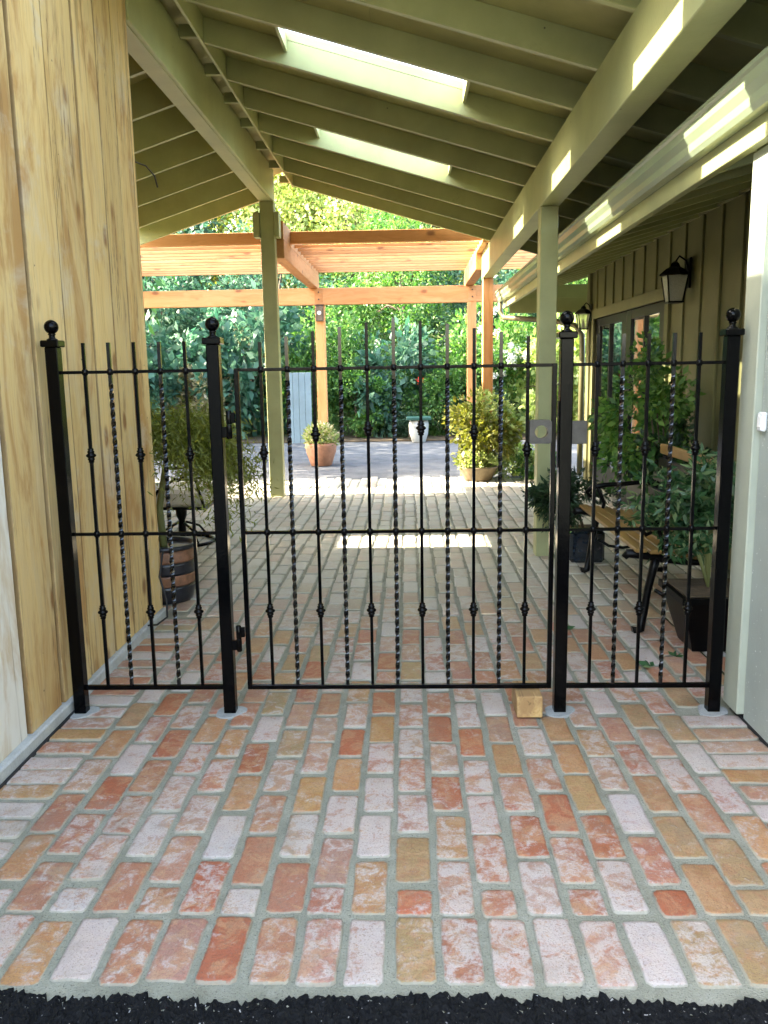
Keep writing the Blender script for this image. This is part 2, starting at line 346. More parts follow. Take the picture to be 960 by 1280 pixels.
def link(name, me, parent=None, loc=None):
    o = bpy.data.objects.new(name, me); C.objects.link(o)
    if loc is not None: o.location = loc
    if parent is not None:
        o.parent = parent
        if parent.type == 'EMPTY': o.matrix_parent_inverse = Matrix.Translation(-Vector(parent.location))
        elif parent.parent is None: o.matrix_parent_inverse = Matrix.Translation(-Vector(parent.location))
    return o
def tag(o, label=None, cat=None, group=None, kind=None):
    if label: o['label'] = label
    if cat: o['category'] = cat
    if group: o['group'] = group
    if kind: o['kind'] = kind
    return o
def thing(name, label, cat, loc, group=None):
    o = bpy.data.objects.new(name, None); C.objects.link(o); o.location = loc; o.empty_display_size = .1
    return tag(o, label, cat, group)
def part(name, me, parent, loc=(0, 0, 0)): return link(name, me, parent, loc)

# ------------------------------------------------------------------ GROUND
def sheet(name, x0, x1, y0, y1, z, mat, nx=1, ny=1):
    b = B()
    for i in range(nx):
        for j in range(ny):
            xa, xb = x0+(x1-x0)*i/nx, x0+(x1-x0)*(i+1)/nx; ya, yb = y0+(y1-y0)*j/ny, y0+(y1-y0)*(j+1)/ny
            b.quad((xa, ya, z), (xb, ya, z), (xb, yb, z), (xa, yb, z))
    return tag(b.build(name, mat), kind='structure')
sheet('ground', -200, 200, -200, 200, -.06, 'turf')

# asphalt drive with a broken, lumpy edge along the brick apron
def asphalt():
    r = np.random.default_rng(3); x0, x1, nx, ny = -1.75, 1.75, 560, 34
    xs = np.linspace(x0, x1, nx); edge = -1.655 + .010*np.sin(xs*5.1+1) + .006*np.sin(xs*17) + np.convolve(r.normal(0, .010, nx+8), np.ones(3)/3, 'same')[4:-4] + r.normal(0, .0035, nx)
    V = []
    for j in range(ny):
        t = (j/(ny-1))**1.25; y = edge - t*.26
        z = -.004 + r.normal(0, .0028, nx) + .002
        if j == 0: z = np.full(nx, -.022)
        if j == ny-1: z = np.full(nx, -.006); y = np.full(nx, -1.95)
        V += [(a, b_, c_) for a, b_, c_ in zip(xs, y, z)]
    Fc = [(j*nx+i, (j+1)*nx+i, (j+1)*nx+i+1, j*nx+i+1) for j in range(ny-1) for i in range(nx-1)]
    k = len(V); V += [(-60, -1.95, -.006), (60, -1.95, -.006), (60, -40, -.006), (-60, -40, -.006)]; Fc.append((k, k+3, k+2, k+1))
    k = len(V); V += [(-1.75, -1.62, -.006), (-1.75, -1.95, -.006), (-9, -1.95, -.006), (-9, -1.62, -.006), (1.75, -1.62, -.006), (1.75, -1.95, -.006), (9, -1.95, -.006), (9, -1.62, -.006)]
    Fc += [(k, k+3, k+2, k+1), (k+4, k+5, k+6, k+7)]
    me = bpy.data.meshes.new('asphalt_road'); me.from_pydata(V, [], Fc); me.materials.append(M['asphalt'])
    return tag(link('asphalt_road', me), kind='structure')
asphalt()

# brick paving: mortar bed with every brick proud of it
bed = B()
V0 = [(-1.52, -1.68), (1.40, -1.68)]
bed.quad((-1.52, -1.70, -.0065), (1.45, -1.70, -.0065), (1.45, 1.40, -.0065), (-1.52, 1.40, -.0065))
bed.quad((-5.0, 1.40, -.0065), (2.4, 1.40, -.0065), (2.4, 7.85, -.0065), (-5.0, 7.85, -.0065))
paving = tag(bed.build('brick_paving', 'mortar'), kind='structure')
PAL = [((.46, .13, .06), .22), ((.46, .19, .11), .42), ((.48, .25, .105), .26), ((.46, .26, .18), .52), ((.42, .275, .13), .22), ((.45, .22, .15), .62), ((.47, .31, .24), .66), ((.40, .15, .09), .46), ((.48, .37, .33), .74)]
PW = np.array([.11, .17, .13, .17, .08, .14, .09, .07, .07]); PW = PW/PW.sum()
def brick_mesh(Lx, Ly, seed):
    r = random.Random(seed); b = bmesh.new(); hx, hy = Lx/2, Ly/2; out = []
    k = .009
    nl = 4 if Ly > Lx else 2; nw = 2 if Ly >= Lx else 4
    ka = [k*r.uniform(.4, 1.8) for _ in range(8)]
    def side(p, q, n, nx_, ny_, a, c_):
        d = (q[0]-p[0], q[1]-p[1]); l = math.hypot(*d); d = (d[0]/l, d[1]/l)
        pts = [a] + [a+(l-a-c_)*(i+1)/(n) + r.uniform(-.01, .01) for i in range(n-1)] + [l-c_]
        for i, t in enumerate(pts):
            e = r.uniform(-.0032, .0015); out.append((p[0]+d[0]*t+nx_*e, p[1]+d[1]*t+ny_*e))
    side((-hx, -hy), (hx, -hy), nw, 0, -1, ka[0], ka[1]); side((hx, -hy), (hx, hy), nl, 1, 0, ka[2], ka[3])
    side((hx, hy), (-hx, hy), nw, 0, 1, ka[4], ka[5]); side((-hx, hy), (-hx, -hy), nl, -1, 0, ka[6], ka[7])
    n = len(out); ed = b.verts.layers.float.new('edge')
    def ring(ins, z, e, jz=0):
        q = []
        for x, y in out:
            v = b.verts.new((x*(1-ins/hx), y*(1-ins/hy), z+r.uniform(-jz, jz))); v[ed] = e; q.append(v)
        return q
    lo, md, hi = ring(0, -.010, 1.0), ring(.0020, -.0014, .85, .0012), ring(.012, 0, 0, .0006)
    for A, Bq in ((lo, md), (md, hi)):
        for i in range(n): f = b.faces.new((A[i], A[(i+1) % n], Bq[(i+1) % n], Bq[i])); f.smooth = True
    f = b.faces.new(hi); f.smooth = True
    return b
BW, BL, PX, PY = .1045, .246, .1194, .265
specs = []   # (x, y, kind) centres
X0 = -1.255
rr = random.Random(11)
for i in range(25): specs.append((-1.505+.0605+i*.1205, -1.495, 'v'))
def offs(i): return 0.0 if i % 2 else .5
for i in range(20):
    x = X0 + PX*(i+.5); y = -1.362
    drift = rr.uniform(-.02, .02)
    if (i % 2) == 0:
        specs.append((x, y+.064, 'h')); y += .1335
    while y < 7.8:
        specs.append((x, y+PY/2, 'v')); y += PY + rr.uniform(-.004, .004)
y = -1.362
while y < 7.8:
    if y < 1.3: specs.append((-1.382, y+PX/2, 'w'))
    if y < -.06: specs.append((1.246, y+PX/2, 'w'))
    y += PX
# wider court behind the gate
for i in range(24):
    x = X0 - PX*(i+.5); y = 1.42 + (.13 if i % 2 else 0)
    if i < 3: y = 1.42 + (.13 if i % 2 else 0)
    while y < 7.6: specs.append((x, y+PY/2, 'v')); y += PY
for i in range(9):
    x = 1.133 + PX*(i+.5); y = .02 + (.13 if i % 2 else 0)
    while y < 7.6: specs.append((x, y+PY/2, 'v')); y += PY
camx, camy = 0, -3.3869
def seen(x, y):
    if y > 1.4 and x < -1.25 and x/(y-camy) < -.345: return False
    return abs(x)/(y-camy) < .60
specs.sort(key=lambda s: (not seen(s[0], s[1]), math.hypot(s[0]-camx, s[1]-camy)))
variants = {'v': [], 'h': [], 'w': []}
for k in range(14):
    for key, (a, c_) in {'v': (BW, BL), 'h': (BW, .118), 'w': (BL, BW)}.items():
        if key == 'h' and k > 6: continue
        sb = random.Random(k*7+1); s1 = 1+sb.uniform(-.055, .04); s2 = 1+sb.uniform(-.04, .02)
        bm_ = brick_mesh(a*s1, c_*s2, k*31+hash(key) % 7 if False else k*31+{'v': 0, 'h': 1, 'w': 2}[key])
        variants[key].append(bm_)
vmesh = {k: [] for k in variants}
for k, lst in variants.items():
    for bm_ in lst:
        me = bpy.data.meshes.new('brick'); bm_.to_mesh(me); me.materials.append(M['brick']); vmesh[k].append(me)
FV, FF, FCOL, FE = [], [], [], []
for idx, (x, y, k) in enumerate(specs):
    ci = rng.choice(len(PAL), p=PW); col, al = PAL[ci]
    # the border courses and the strip near the drive carry more lime
    al2 = min(1, max(0, al + rng.normal(0, .15) + (.14 if y < -1.3 else .06 if y < -.4 else -.02)))
    jit = rng.normal(0, .06); col = tuple(max(.02, min(.8, .80*q*(1+jit)*(1+rng.normal(0, .04)))) for q in col)
    loc = Vector((x+rng.normal(0, .0030), y+rng.normal(0, .0045), rng.normal(0, .0014)))
    rot = (rng.normal(0, .004), rng.normal(0, .006), rng.normal(0, .012) + (math.pi if rng.random() < .5 else 0))
    me = vmesh[k][int(rng.integers(len(vmesh[k])))]
    if idx < 300:
        o = link('brick', me, paving, loc); o.rotation_euler = rot; o.color = (col[0], col[1], col[2], al2)
    else:
        mt = Matrix.Translation(loc) @ Matrix.Rotation(rot[2], 4, 'Z'); base = len(FV)
        FV += [tuple(mt @ v.co) for v in me.vertices]
        FE += [q.value for q in me.attributes['edge'].data]
        for p in me.polygons: FF.append([base+i for i in p.vertices]); FCOL += [(col[0], col[1], col[2], al2)]*len(p.vertices)
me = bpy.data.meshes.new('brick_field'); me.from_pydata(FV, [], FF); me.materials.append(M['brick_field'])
ca = me.color_attributes.new('tone', 'FLOAT_COLOR', 'CORNER'); ca.data.foreach_set('color', np.array(FCOL, dtype=np.float32).ravel())
fe = me.attributes.new('edge', 'FLOAT', 'POINT'); fe.data.foreach_set('value', np.array(FE, dtype=np.float32))
for p in me.polygons: p.use_smooth = True
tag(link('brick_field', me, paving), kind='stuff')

sheet('gravel_court', -14, 12, 7.82, 13.9, -.004, 'gravel')
# rising planted hillside
def hill():
    xs = np.linspace(-45, 45, 61); ys = np.linspace(13.5, 75, 50); V = []
    for yy in ys:
        for xx in xs:
            t = max(0, yy-15.5); V.append((xx, yy, -.05 + .03*(yy > 13.6) + t*.22 + .25*math.sin(xx*.35+yy*.2)*min(1, t/6) + .06*abs(xx)*min(1, t/8)*.3))
    n = 61; Fc = [(j*n+i, j*n+i+1, (j+1)*n+i+1, (j+1)*n+i) for j in range(49) for i in range(60)]
    me = bpy.data.meshes.new('hillside'); me.from_pydata(V, [], Fc); me.materials.append(M['turf'])
    for p in me.polygons: p.use_smooth = True
    return tag(link('hillside', me), kind='structure')
hill()
def hz(y): return -.05 + max(0, y-15.5)*.22
bb = B(); bb.box((-14, 13.86, -.05), (12, 15.6, .03), .01); tag(bb.build('planting_bed', 'soil'), kind='structure')

# ------------------------------------------------------------------ LEFT: rough sawn plank building
WX = -1.505
wall = thing('plank_building', 'rough sawn golden vertical plank wall on a cement kerb, left of the gate', 'building', (WX, 0, 0))
seams = [-4.2, -3.87, -3.54, -3.2, -2.87, -2.53, -2.2, -1.87, -1.54, -1.2, -.87, -.61, -.345, -.03, .30, .64, .93, 1.18, 1.445]
pr = random.Random(5)
for a, c_ in zip(seams, seams[1:]):
    wh = a < -.5
    dx = pr.uniform(-.006, .003) + (-.006 if wh else 0); b = B()
    # sawn board with wavy waney edges
    n = 16; zs = [.052+ (3.85-.052)*i/n for i in range(n+1)]
    g0 = pr.choice((.006, .009, .013)); L_ = [a+g0+pr.uniform(0, .006) for _ in zs]; R_ = [c_-.003-pr.uniform(0, .006) for _ in zs]
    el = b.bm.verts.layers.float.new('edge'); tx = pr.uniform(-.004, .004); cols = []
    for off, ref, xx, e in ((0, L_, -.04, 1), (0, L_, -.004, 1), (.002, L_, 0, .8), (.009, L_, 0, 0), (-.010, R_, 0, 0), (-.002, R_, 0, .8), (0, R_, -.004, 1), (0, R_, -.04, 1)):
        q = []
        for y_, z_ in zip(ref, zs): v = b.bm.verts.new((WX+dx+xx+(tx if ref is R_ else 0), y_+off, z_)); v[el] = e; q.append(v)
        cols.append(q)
    for A, Q in zip(cols, cols[1:]):
        for i in range(n): b.bm.faces.new((A[i], Q[i], Q[i+1], A[i+1]))
    b.bm.faces.new([c0[n] for c0 in cols]); b.bm.faces.new([c0[0] for c0 in cols][::-1])
    bmesh.ops.recalc_face_normals(b.bm, faces=b.bm.faces)
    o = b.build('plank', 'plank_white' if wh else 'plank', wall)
    if wh and a > -.7: o['label'] = 'bleached whitish plank nearest the drive'
B().box((-4.4, -4.2, 0), (WX-.042, 1.42, 3.84), 0).build('building_core', 'dark_room', wall)
B().box((-4.45, 1.421, .052), (WX-.002, 1.446, 3.84), .002).build('end_board', 'plank', wall)
B().box((WX-.03, -4.2, -.03), (WX+.022, 1.46, .05), .006).build('cement_kerb', 'flash', wall)
B().box((WX+.0225, -4.2, -.03), (WX+.036, .02, .006), .002).build('joint_strip', 'rubber', wall)
# unseen board screen added to block the sun; its gap shapes the floor patch
yy = 1.45
while yy < 6.25:
    top = 2.20 if 3.36 < yy+.05 < 3.84 else 3.25
    b = B(); b.box((-3.46, yy+.003, .0), (-3.42, yy+.237, top), .003); b.build('sun_screen_plank', 'plank', wall); yy += .2416
B().box((-3.50, 1.45, .0), (-3.462, 3.372, 3.24)).build('sun_screen_backing', 'plank', wall)
B().box((-3.50, 3.373, .0), (-3.462, 3.862, 2.19)).build('sun_screen_backing', 'plank', wall)
B().box((-3.50, 3.863, .0), (-3.462, 6.28, 3.24)).build('sun_screen_backing', 'plank', wall)
B().tube([(WX+.03, 1.06, .06), (WX+.035, 1.2, .02), (WX+.06, 1.32, .03), (WX+.05, 1.36, .12), (WX+.01, 1.38, .26), (WX+.02, 1.44, .40)], .006, 6).build('cable', 'rubber', wall)
B().tube([(WX-.01, 1.447, 2.62), (WX+.05, 1.47, 2.60), (WX+.09, 1.49, 2.55), (WX+.10, 1.5, 2.49)], .004, 5).build('loose_wire', 'rubber', wall)

# ------------------------------------------------------------------ IRON FENCE AND GATE
POST = {'L1': -1.4397, 'L2': -.7853, 'R1': .6310, 'R2': 1.2798}
PW2 = .0255; ZT, ZM, ZB = 1.4625, .7915, .117
def post(x, parent):
    o = B().box((x-PW2, -PW2, -.01), (x+PW2, PW2, 1.565), .0035).build('post', 'iron', parent)
    B().box((x-.037, -.037, 1.565), (x+.037, .037, 1.592), .004).build('cap', 'iron', o)
    pf = [(.022, 1.590), (.022, 1.596), (.013, 1.601), (.0115, 1.610), (.016, 1.616), (.012, 1.620)]
    cz, r_ = 1.645, .0285
    pf += [(r_*math.cos(a), cz+r_*math.sin(a)) for a in [R(-62+i*15) for i in range(10)]] + [(.004, cz+r_)]
    B().lathe(pf, (x, 0, 0), 20).build('ball_finial', 'iron', o)
    rg = random.Random(int(x*100)); b = B()
    pts = []
    for i in range(22):
        a = 2*math.pi*i/22; rad = .060 + .008*math.sin(a*2+x*9) + .005*math.sin(a*3+x*31) + rg.uniform(-.0015, .0015); pts.append((x+rad*1.15*math.cos(a), -.004+rad*math.sin(a)))
    b.prism(pts, 2, -.008, .0038, .0015); b.build('concrete_collar', 'concrete', o)
def rail(x0, x1, z, parent, hw=.0075, hz_=.0065, xs=()):
    b = B().box((x0, -hw, z-hz_), (x1, hw, z+hz_), .0015)
    for x in xs: b.lathe([(.0095, z-.0125), (.0125, z-.009), (.0125, z+.009), (.0095, z+.0125)], (x, 0, 0), 8)
    return b.build('rail', 'iron', parent)
def plain_bar(x, top, knuckles, parent):
    h = .0064
    o = B().box((x-h, -h, ZB), (x+h, h, top), .0008).build('picket', 'iron', parent)
    for kz in knuckles:
        pf = [(.0095, -.030), (.0125, -.027), (.0105, -.021), (.0145, -.018), (.0145, -.012), (.0120, -.010), (.0195, -.004), (.0215, 0), (.0195, .004), (.0120, .010), (.0145, .012), (.0145, .018), (.0105, .021), (.0125, .027), (.0095, .030)]
        B().lathe([(a, b_+kz) for a, b_ in pf], (x, 0, 0), 12).build('knuckle', 'iron', o)
def twist_bar(x, top, parent):
    b = B(); h = .0068*math.sqrt(2); prev = None; z = ZB; zs = [ZB]
    t0, t1 = ZB+.03, ZT-.045
    n = int((t1-t0)/.0095); zs += [t0+(t1-t0)*i/n for i in range(n+1)] + [top]
    fs = []
    for z in zs:
        t = min(max(z, t0), t1); a0 = math.pi/4 + (t-t0)/.152*2*math.pi
        a0 = math.pi/4 + round(((t1-t0)/.152)*4)/4*2*math.pi*(t-t0)/(t1-t0)
        ring = [b.bm.verts.new((x+h*math.cos(a0+k*math.pi/2), h*math.sin(a0+k*math.pi/2), z)) for k in range(4)]
        if prev:
            for k in range(4): fs.append(b.bm.faces.new((prev[k], prev[(k+1) % 4], ring[(k+1) % 4], ring[k])))
        else: fs.append(b.bm.faces.new(ring[::-1]))
        prev = ring
    fs.append(b.bm.faces.new(prev)); bmesh.ops.recalc_face_normals(b.bm, faces=fs)
    o = b.build('twisted_picket', 'iron_twist', parent)
def panel(label, pa, pb, xs, knz):
    t = thing('iron_fence_panel', label, 'fence', ((pa+pb)/2, 0, 0), 'fixed iron panels beside the gate')
    post(pa, t); post(pb, t)
    for z in (ZT, ZM): rail(pa+PW2, pb-PW2, z, t, xs=xs)
    rail(pa+PW2, pb-PW2, ZB-.003, t, .0095, .0095)
    for i, x in enumerate(xs):
        if i % 2: twist_bar(x, 1.580, t)
        else: plain_bar(x, 1.580, knz, t)
    return t
xl = [-1.316+.1033*i for i in range(5)]; xr = [.755+.1005*i for i in range(5)]
fl_ = panel('narrow fixed iron fence panel against the plank wall, left of the gate', POST['L1'], POST['L2'], xl, (1.123, .452))
fr_ = panel('narrow fixed iron fence panel next to the pale painted wall, right of the gate', POST['R1'], POST['R2'], xr, (1.123, .452))
gate = thing('iron_gate', 'wide black iron gate with arched picket tops and lock box between the fence panels', 'gate', (-.06, 0, 0))
GL, GR = -.6965, .585
for x in (GL, GR): B().box((x-.0095, -.0095, ZB-.0125), (x+.0095, .0095, ZT+.007), .0015).build('stile', 'iron', gate)
bx_ = [-.597+.1076*i for i in range(11)]
tops = [1.572, 1.592, 1.611, 1.626, 1.642, 1.657, 1.643, 1.630, 1.612, 1.595, 1.577]; kz = [1.125, 0, 1.198, 0, 1.218, 0, 1.218, 0, 1.199, 0, 1.125]
for z in (ZT, ZM): rail(GL+.0095, GR-.0095, z, gate, xs=bx_)
rail(GL+.0095, GR-.0095, ZB-.003, gate, .0095, .0095)
for i, x in enumerate(bx_):
    if i % 2: twist_bar(x, tops[i], gate)
    else: plain_bar(x, tops[i], (kz[i], .453), gate)
# lock box with an open round hole
def lockbox():
    b = B(); x0, x1, z0, z1, r_ = .487, .575, 1.149, 1.245, .0265; cx, cz = .534, 1.197; n = 32
    rings = {}
    for sy in (-.019, .019):
        inner = [b.bm.verts.new((cx+r_*math.cos(2*math.pi*i/n), sy, cz+r_*math.sin(2*math.pi*i/n))) for i in range(n)]
        outer = []
        for i in range(n):
            a = 2*math.pi*i/n; dx, dz = math.cos(a), math.sin(a)
            tx = ((x1-cx) if dx > 0 else (x0-cx))/dx if abs(dx) > 1e-6 else 1e9; tz = ((z1-cz) if dz > 0 else (z0-cz))/dz if abs(dz) > 1e-6 else 1e9
            t = min(tx, tz); outer.append(b.bm.verts.new((cx+dx*t, sy, cz+dz*t)))
        rings[sy] = (inner, outer)
    fs = []
    for i in range(n):
        j = (i+1) % n
        for sy in rings: I, O = rings[sy]; fs.append(b.bm.faces.new((I[i], O[i], O[j], I[j])))
        (I1, O1), (I2, O2) = rings[-.019], rings[.019]
        fs.append(b.bm.faces.new((I1[i], I1[j], I2[j], I2[i]))); fs.append(b.bm.faces.new((O1[i], O2[i], O2[j], O1[j])))
    bmesh.ops.recalc_face_normals(b.bm, faces=fs)
    return b.build('lock_box', 'steel', gate)
lb = lockbox()
B().box((.481, -.006, 1.178), (.4868, .006, 1.210), .001).build('latch_bolt', 'steel', lb)
B().box((POST['R1']+PW2+.001, -.014, 1.146), (.718, -.009, 1.240), .001).build('strike_plate', 'steel', fr_)
B().box((.6005, -.012, 1.05), (.6045, .012, 1.32), .0008).build('stop_bar', 'iron', fr_)
for z0, z1 in ((1.186, 1.301), (.281, .395)):
    zm = (z0+z1)/2; hx_ = -.731
    o = B().lathe([(.0105, zm+.001), (.0115, zm+.004), (.0115, z1-.003), (.009, z1)], (hx_, -.022, 0), 12).build('hinge', 'iron', gate)
    B().box((hx_, -.026, zm+.006), (GL-.0095, -.012, z1-.008), .0015).build('hinge_leaf', 'iron', o)
    o = B().lathe([(.009, z0), (.0115, z0+.003), (.0115, zm-.004), (.0105, zm-.0005)], (hx_, -.022, 0), 12).build('hinge', 'iron', fl_)
    B().box((POST['L2']+PW2-.002, -.026, z0+.006), (hx_, -.012, zm-.008), .0015).build('hinge_leaf', 'iron', o)
blk = B(); blk.box((.440, -.085, .0045), (.547, .10, .098), .004); blk = blk.build('wood_block', 'block'); tag(blk, 'sawn golden wood block wedged under the gate corner', 'block')

# ------------------------------------------------------------------ CARPORT ROOF
RY = [-.85, -.2, .5, 1.21, 1.86, 2.55, 3.26, 3.92, 4.61, 5.39, 6.16, 6.89]
SL = .29; XE, XR = 1.74, -1.335
def zr(x): return 2.95 + SL*(.98-x)
carport = thing('carport', 'sage green open carport with exposed rafters and skylights over the gate', 'carport', (0, 3, 0))
bm_ = B().box((.98, -1.3, 2.622), (1.12, 7.95, 2.949), .004).build('side_beam', 'sage', carport)
B().box((-1.66, 1.465, 3.352), (-1.50, 6.46, 3.712), .005).build('ridge_beam', 'sage', carport)
B().box((-1.64, 1.47, 3.343), (-1.525, 6.45, 3.351), .001).build('beam_soffit_strip', 'sage', carport)
B().box((.983, 3.0, -.005), (1.112, 3.14, 2.621), .004).build('post', 'sage', carport)
cp = B().box((-1.650, 6.30, -.005), (-1.490, 6.45, 3.342), .004).build('post', 'sage', carport)
B().box((-1.725, 6.28, 2.955), (-1.655, 6.44, 3.225), .003).build('collar_block', 'sage', carport)
B().box((-1.485, 6.28, 2.955), (-1.435, 6.44, 3.225), .003).build('collar_block', 'sage', carport)
raf = B().prism([(XR, zr(XR)), (XE, zr(XE)), (XE, zr(XE)+.158), (XR, zr(XR)+.158)], 1, -.02, .02, .002).mesh('rafter', 'sage')
def zl(x): return 3.5 + .32*(x+1.6)
rafl = B().prism([(-3.38, zl(-3.38)), (-1.662, zl(-1.662)), (-1.662, zl(-1.662)+.245), (-3.38, zl(-3.38)+.245)], 1, -.02, .02, .002).mesh('rafter', 'sage')
blockm = B().box((-1.498, -.02, 3.655), (-1.3545, .02, 3.735), .002).mesh('ridge_block', 'sage')
for y in RY:
    part('rafter', raf, carport, (0, y, 0))
    if y > 1.5: part('rafter', rafl, carport, (0, y, 0)); part('ridge_block', blockm, carport, (0, y, 0))
B().box((-1.354, -1.1, 3.612), (-1.336, 6.94, 3.835), .002).build('ridge_board', 'sage', carport)
def deckR(x0, x1): return [(x0, zr(x0)+.159), (x1, zr(x1)+.159), (x1, zr(x1)+.189), (x0, zr(x0)+.189)]
def deckL(x0, x1): return [(x0, zl(x0)+.246), (x1, zl(x1)+.246), (x1, zl(x1)+.276), (x0, zl(x0)+.276)]
SKY = {1: (-1.18, .38), 4: (-.78, .38), 7: (-.78, .38)}
ybs = [-1.1] + [(a) for a in RY[1:-1]] + [6.96]
for i in range(len(ybs)-1):
    y0, y1 = ybs[i]+.001, ybs[i+1]-.001
    if i in SKY:
        u0, u1 = SKY[i]
        B().prism(deckR(-1.50, u0), 1, y0, y1).build('deck_panel', 'sage_deck', carport); B().prism(deckR(u1, XE), 1, y0, y1).build('deck_panel', 'sage_deck', carport)
        sk = B().prism([(u0-.05, zr(u0-.05)+.212), (u1+.05, zr(u1+.05)+.212), (u1+.05, zr(u1+.05)+.218), (u0-.05, zr(u0-.05)+.218)], 1, y0, y1).build('skylight', 'skylight', carport)
        for q in (y0-.018, y1-.020): B().prism([(u0-.04, zr(u0-.04)+.1595), (u1+.04, zr(u1+.04)+.1595), (u1+.04, zr(u1+.04)+.2115), (u0-.04, zr(u0-.04)+.2115)], 1, q, q+.038).build('skylight_curb', 'sage', sk)
        for u in (u0-.02, u1): B().box((u, y0+.022, zr(u)+.075), (u+.02, y1-.022, zr(u)+.157), .001).build('skylight_header', 'sage', sk)
    else:
        B().prism(deckR(-1.50, -.2), 1, y0, y1).build('deck_panel', 'sage_deck', carport); B().prism(deckR(-.198, XE), 1, y0, y1).build('deck_panel', 'sage_deck', carport)
    if y1 > 1.5:
        B().prism(deckL(-3.40, -1.42), 1, max(y0, 1.449), y1).build('deck_panel', 'sage_deck', carport)
B().prism([(XE, zr(XE)-.01), (XE+.03, zr(XE)-.02), (XE+.03, zr(XE)+.19), (XE, zr(XE)+.20)], 1, -1.1, 6.96, .002).build('eave_fascia', 'sage', carport)

# ------------------------------------------------------------------ PERGOLA
perg = thing('pergola', 'orange cedar pergola with close slats at the far end of the carport', 'pergola', (-.3, 8.5, 0))
for x0, x1, y0, y1, zt in ((.985, 1.12, 7.80, 7.935, 2.621), (-1.46, -1.31, 9.98, 10.13, 2.489), (.935, 1.075, 9.98, 10.12, 2.489), (-4.5, -4.36, 6.97, 7.11, 2.744), (-4.5, -4.36, 9.98, 10.12, 2.489)):
    B().box((x0, y0, -.01), (x1, y1, zt), .005).build('post', 'cedar_z', perg)
bk = B().box((-4.8, 9.985, 2.49), (1.95, 10.115, 2.744), .005).build('back_beam', 'cedar_x', perg)
for x in (-4.51, -1.47, .935):
    p = B().box((x+.01, 9.979, 2.36 if False else 2.505), (x+.14, 9.9845, 2.73), .001).build('bolt_plate', 'cedar_x', perg)
    for z in (2.57, 2.68): B().lathe([(.012, 0), (.012, .008), (.006, .012)], (x+.075, 9.966, z), 8, axis=1).build('bolt', 'steel', p)
for x in (-4.5, -1.55, .90):
    B().box((x, 6.47 if x == -1.55 else 7.0 if x < 0 else 7.955, 2.745), (x+.14, 10.25, 2.949), .005).build('depth_beam', 'cedar_y', perg)
for x, m_ in ((-4.45, 'cedar_y'), (-1.50, 'cedar_y'), (.905, 'cedar_y')): B().box((x, 6.47 if x == -1.50 else 7.0, 2.951), (x+.085, 10.25, 3.155), .004).build('rim_joist', m_, perg)
for a, c_ in ((-5.4, -4.452), (-4.363, -1.502), (-1.413, .903), (.992, 1.85)): B().box((a, 7.03, 2.985), (c_, 7.07, 3.125), .003).build('front_fascia', 'cedar_x', perg)
slats = [B().box((a, -.019, 2.996), (c_, .019, 3.033), .002).mesh('slat', 'cedar_x') for a, c_ in ((-5.4, -4.452), (-4.363, -1.502), (-1.413, .903), (.992, 1.85))]
for i in range(11):
    for sl_ in slats: part('slat', sl_, perg, (0, 7.16+i*.300, random.uniform(-.003, .003)))
spk = thing('outdoor_speaker', 'small dark box with a pale round eye under the pergola beam', 'speaker', (-1.385, 9.95, 2.25))
B().box((-1.445, 9.90, 2.235), (-1.325, 9.977, 2.475), .006).build('case', M['bark'], spk)
B().lathe([(.032, 0), (.032, .01), (.018, .012), (.016, .003)], (-1.385, 9.888, 2.36), 16, axis=1).build('round_eye', 'white', spk)
B().box((-1.46, 9.895, 2.478), (-1.31, 9.977, 2.4885), .002).build('lid', 'steel', spk)

# ------------------------------------------------------------------ HOUSE on the right
HX = 2.30
house = thing('house', 'olive board and batten house with dark french doors behind the bench', 'house', (2.6, 4, 0))
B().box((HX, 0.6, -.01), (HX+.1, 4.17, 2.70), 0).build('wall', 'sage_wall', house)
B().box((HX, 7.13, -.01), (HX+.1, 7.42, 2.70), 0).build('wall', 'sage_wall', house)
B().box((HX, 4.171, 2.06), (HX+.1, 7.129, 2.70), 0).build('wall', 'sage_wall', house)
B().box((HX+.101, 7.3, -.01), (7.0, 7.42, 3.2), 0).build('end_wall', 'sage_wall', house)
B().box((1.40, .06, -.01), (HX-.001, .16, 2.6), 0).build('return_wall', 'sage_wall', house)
y = 7.02; 
while y > .7:
    z0 = 2.15 if 4.25 < y < 7.1 else .0
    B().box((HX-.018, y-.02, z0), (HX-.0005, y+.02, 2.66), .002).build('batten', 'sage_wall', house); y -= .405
B().box((HX-.035, 7.30, 0), (HX-.001, 7.45, 2.66), .003).build('corner_board', 'sage_wall', house)
B().box((HX-.03, 4.12, 2.035), (HX-.001, 7.2, 2.145), .003).build('door_head', 'sage_wall', house)
B().box((HX-.03, 4.12, 0), (HX-.001, 4.22, 2.034), .003).build('door_casing', 'sage_wall', house)
B().box((HX-.03, 7.1, 0), (HX-.001, 7.2, 2.034), .003).build('door_casing', 'sage_wall', house)
B().box((HX-.020, .6, 2.60), (HX-.0005, 7.4, 2.66), .003).build('frieze_board', 'sage_wall', house)
B().box((HX+.35, 4.0, -.01), (HX+2.4, 7.29, 2.6), 0).build('dark_interior', 'dark_room', house)
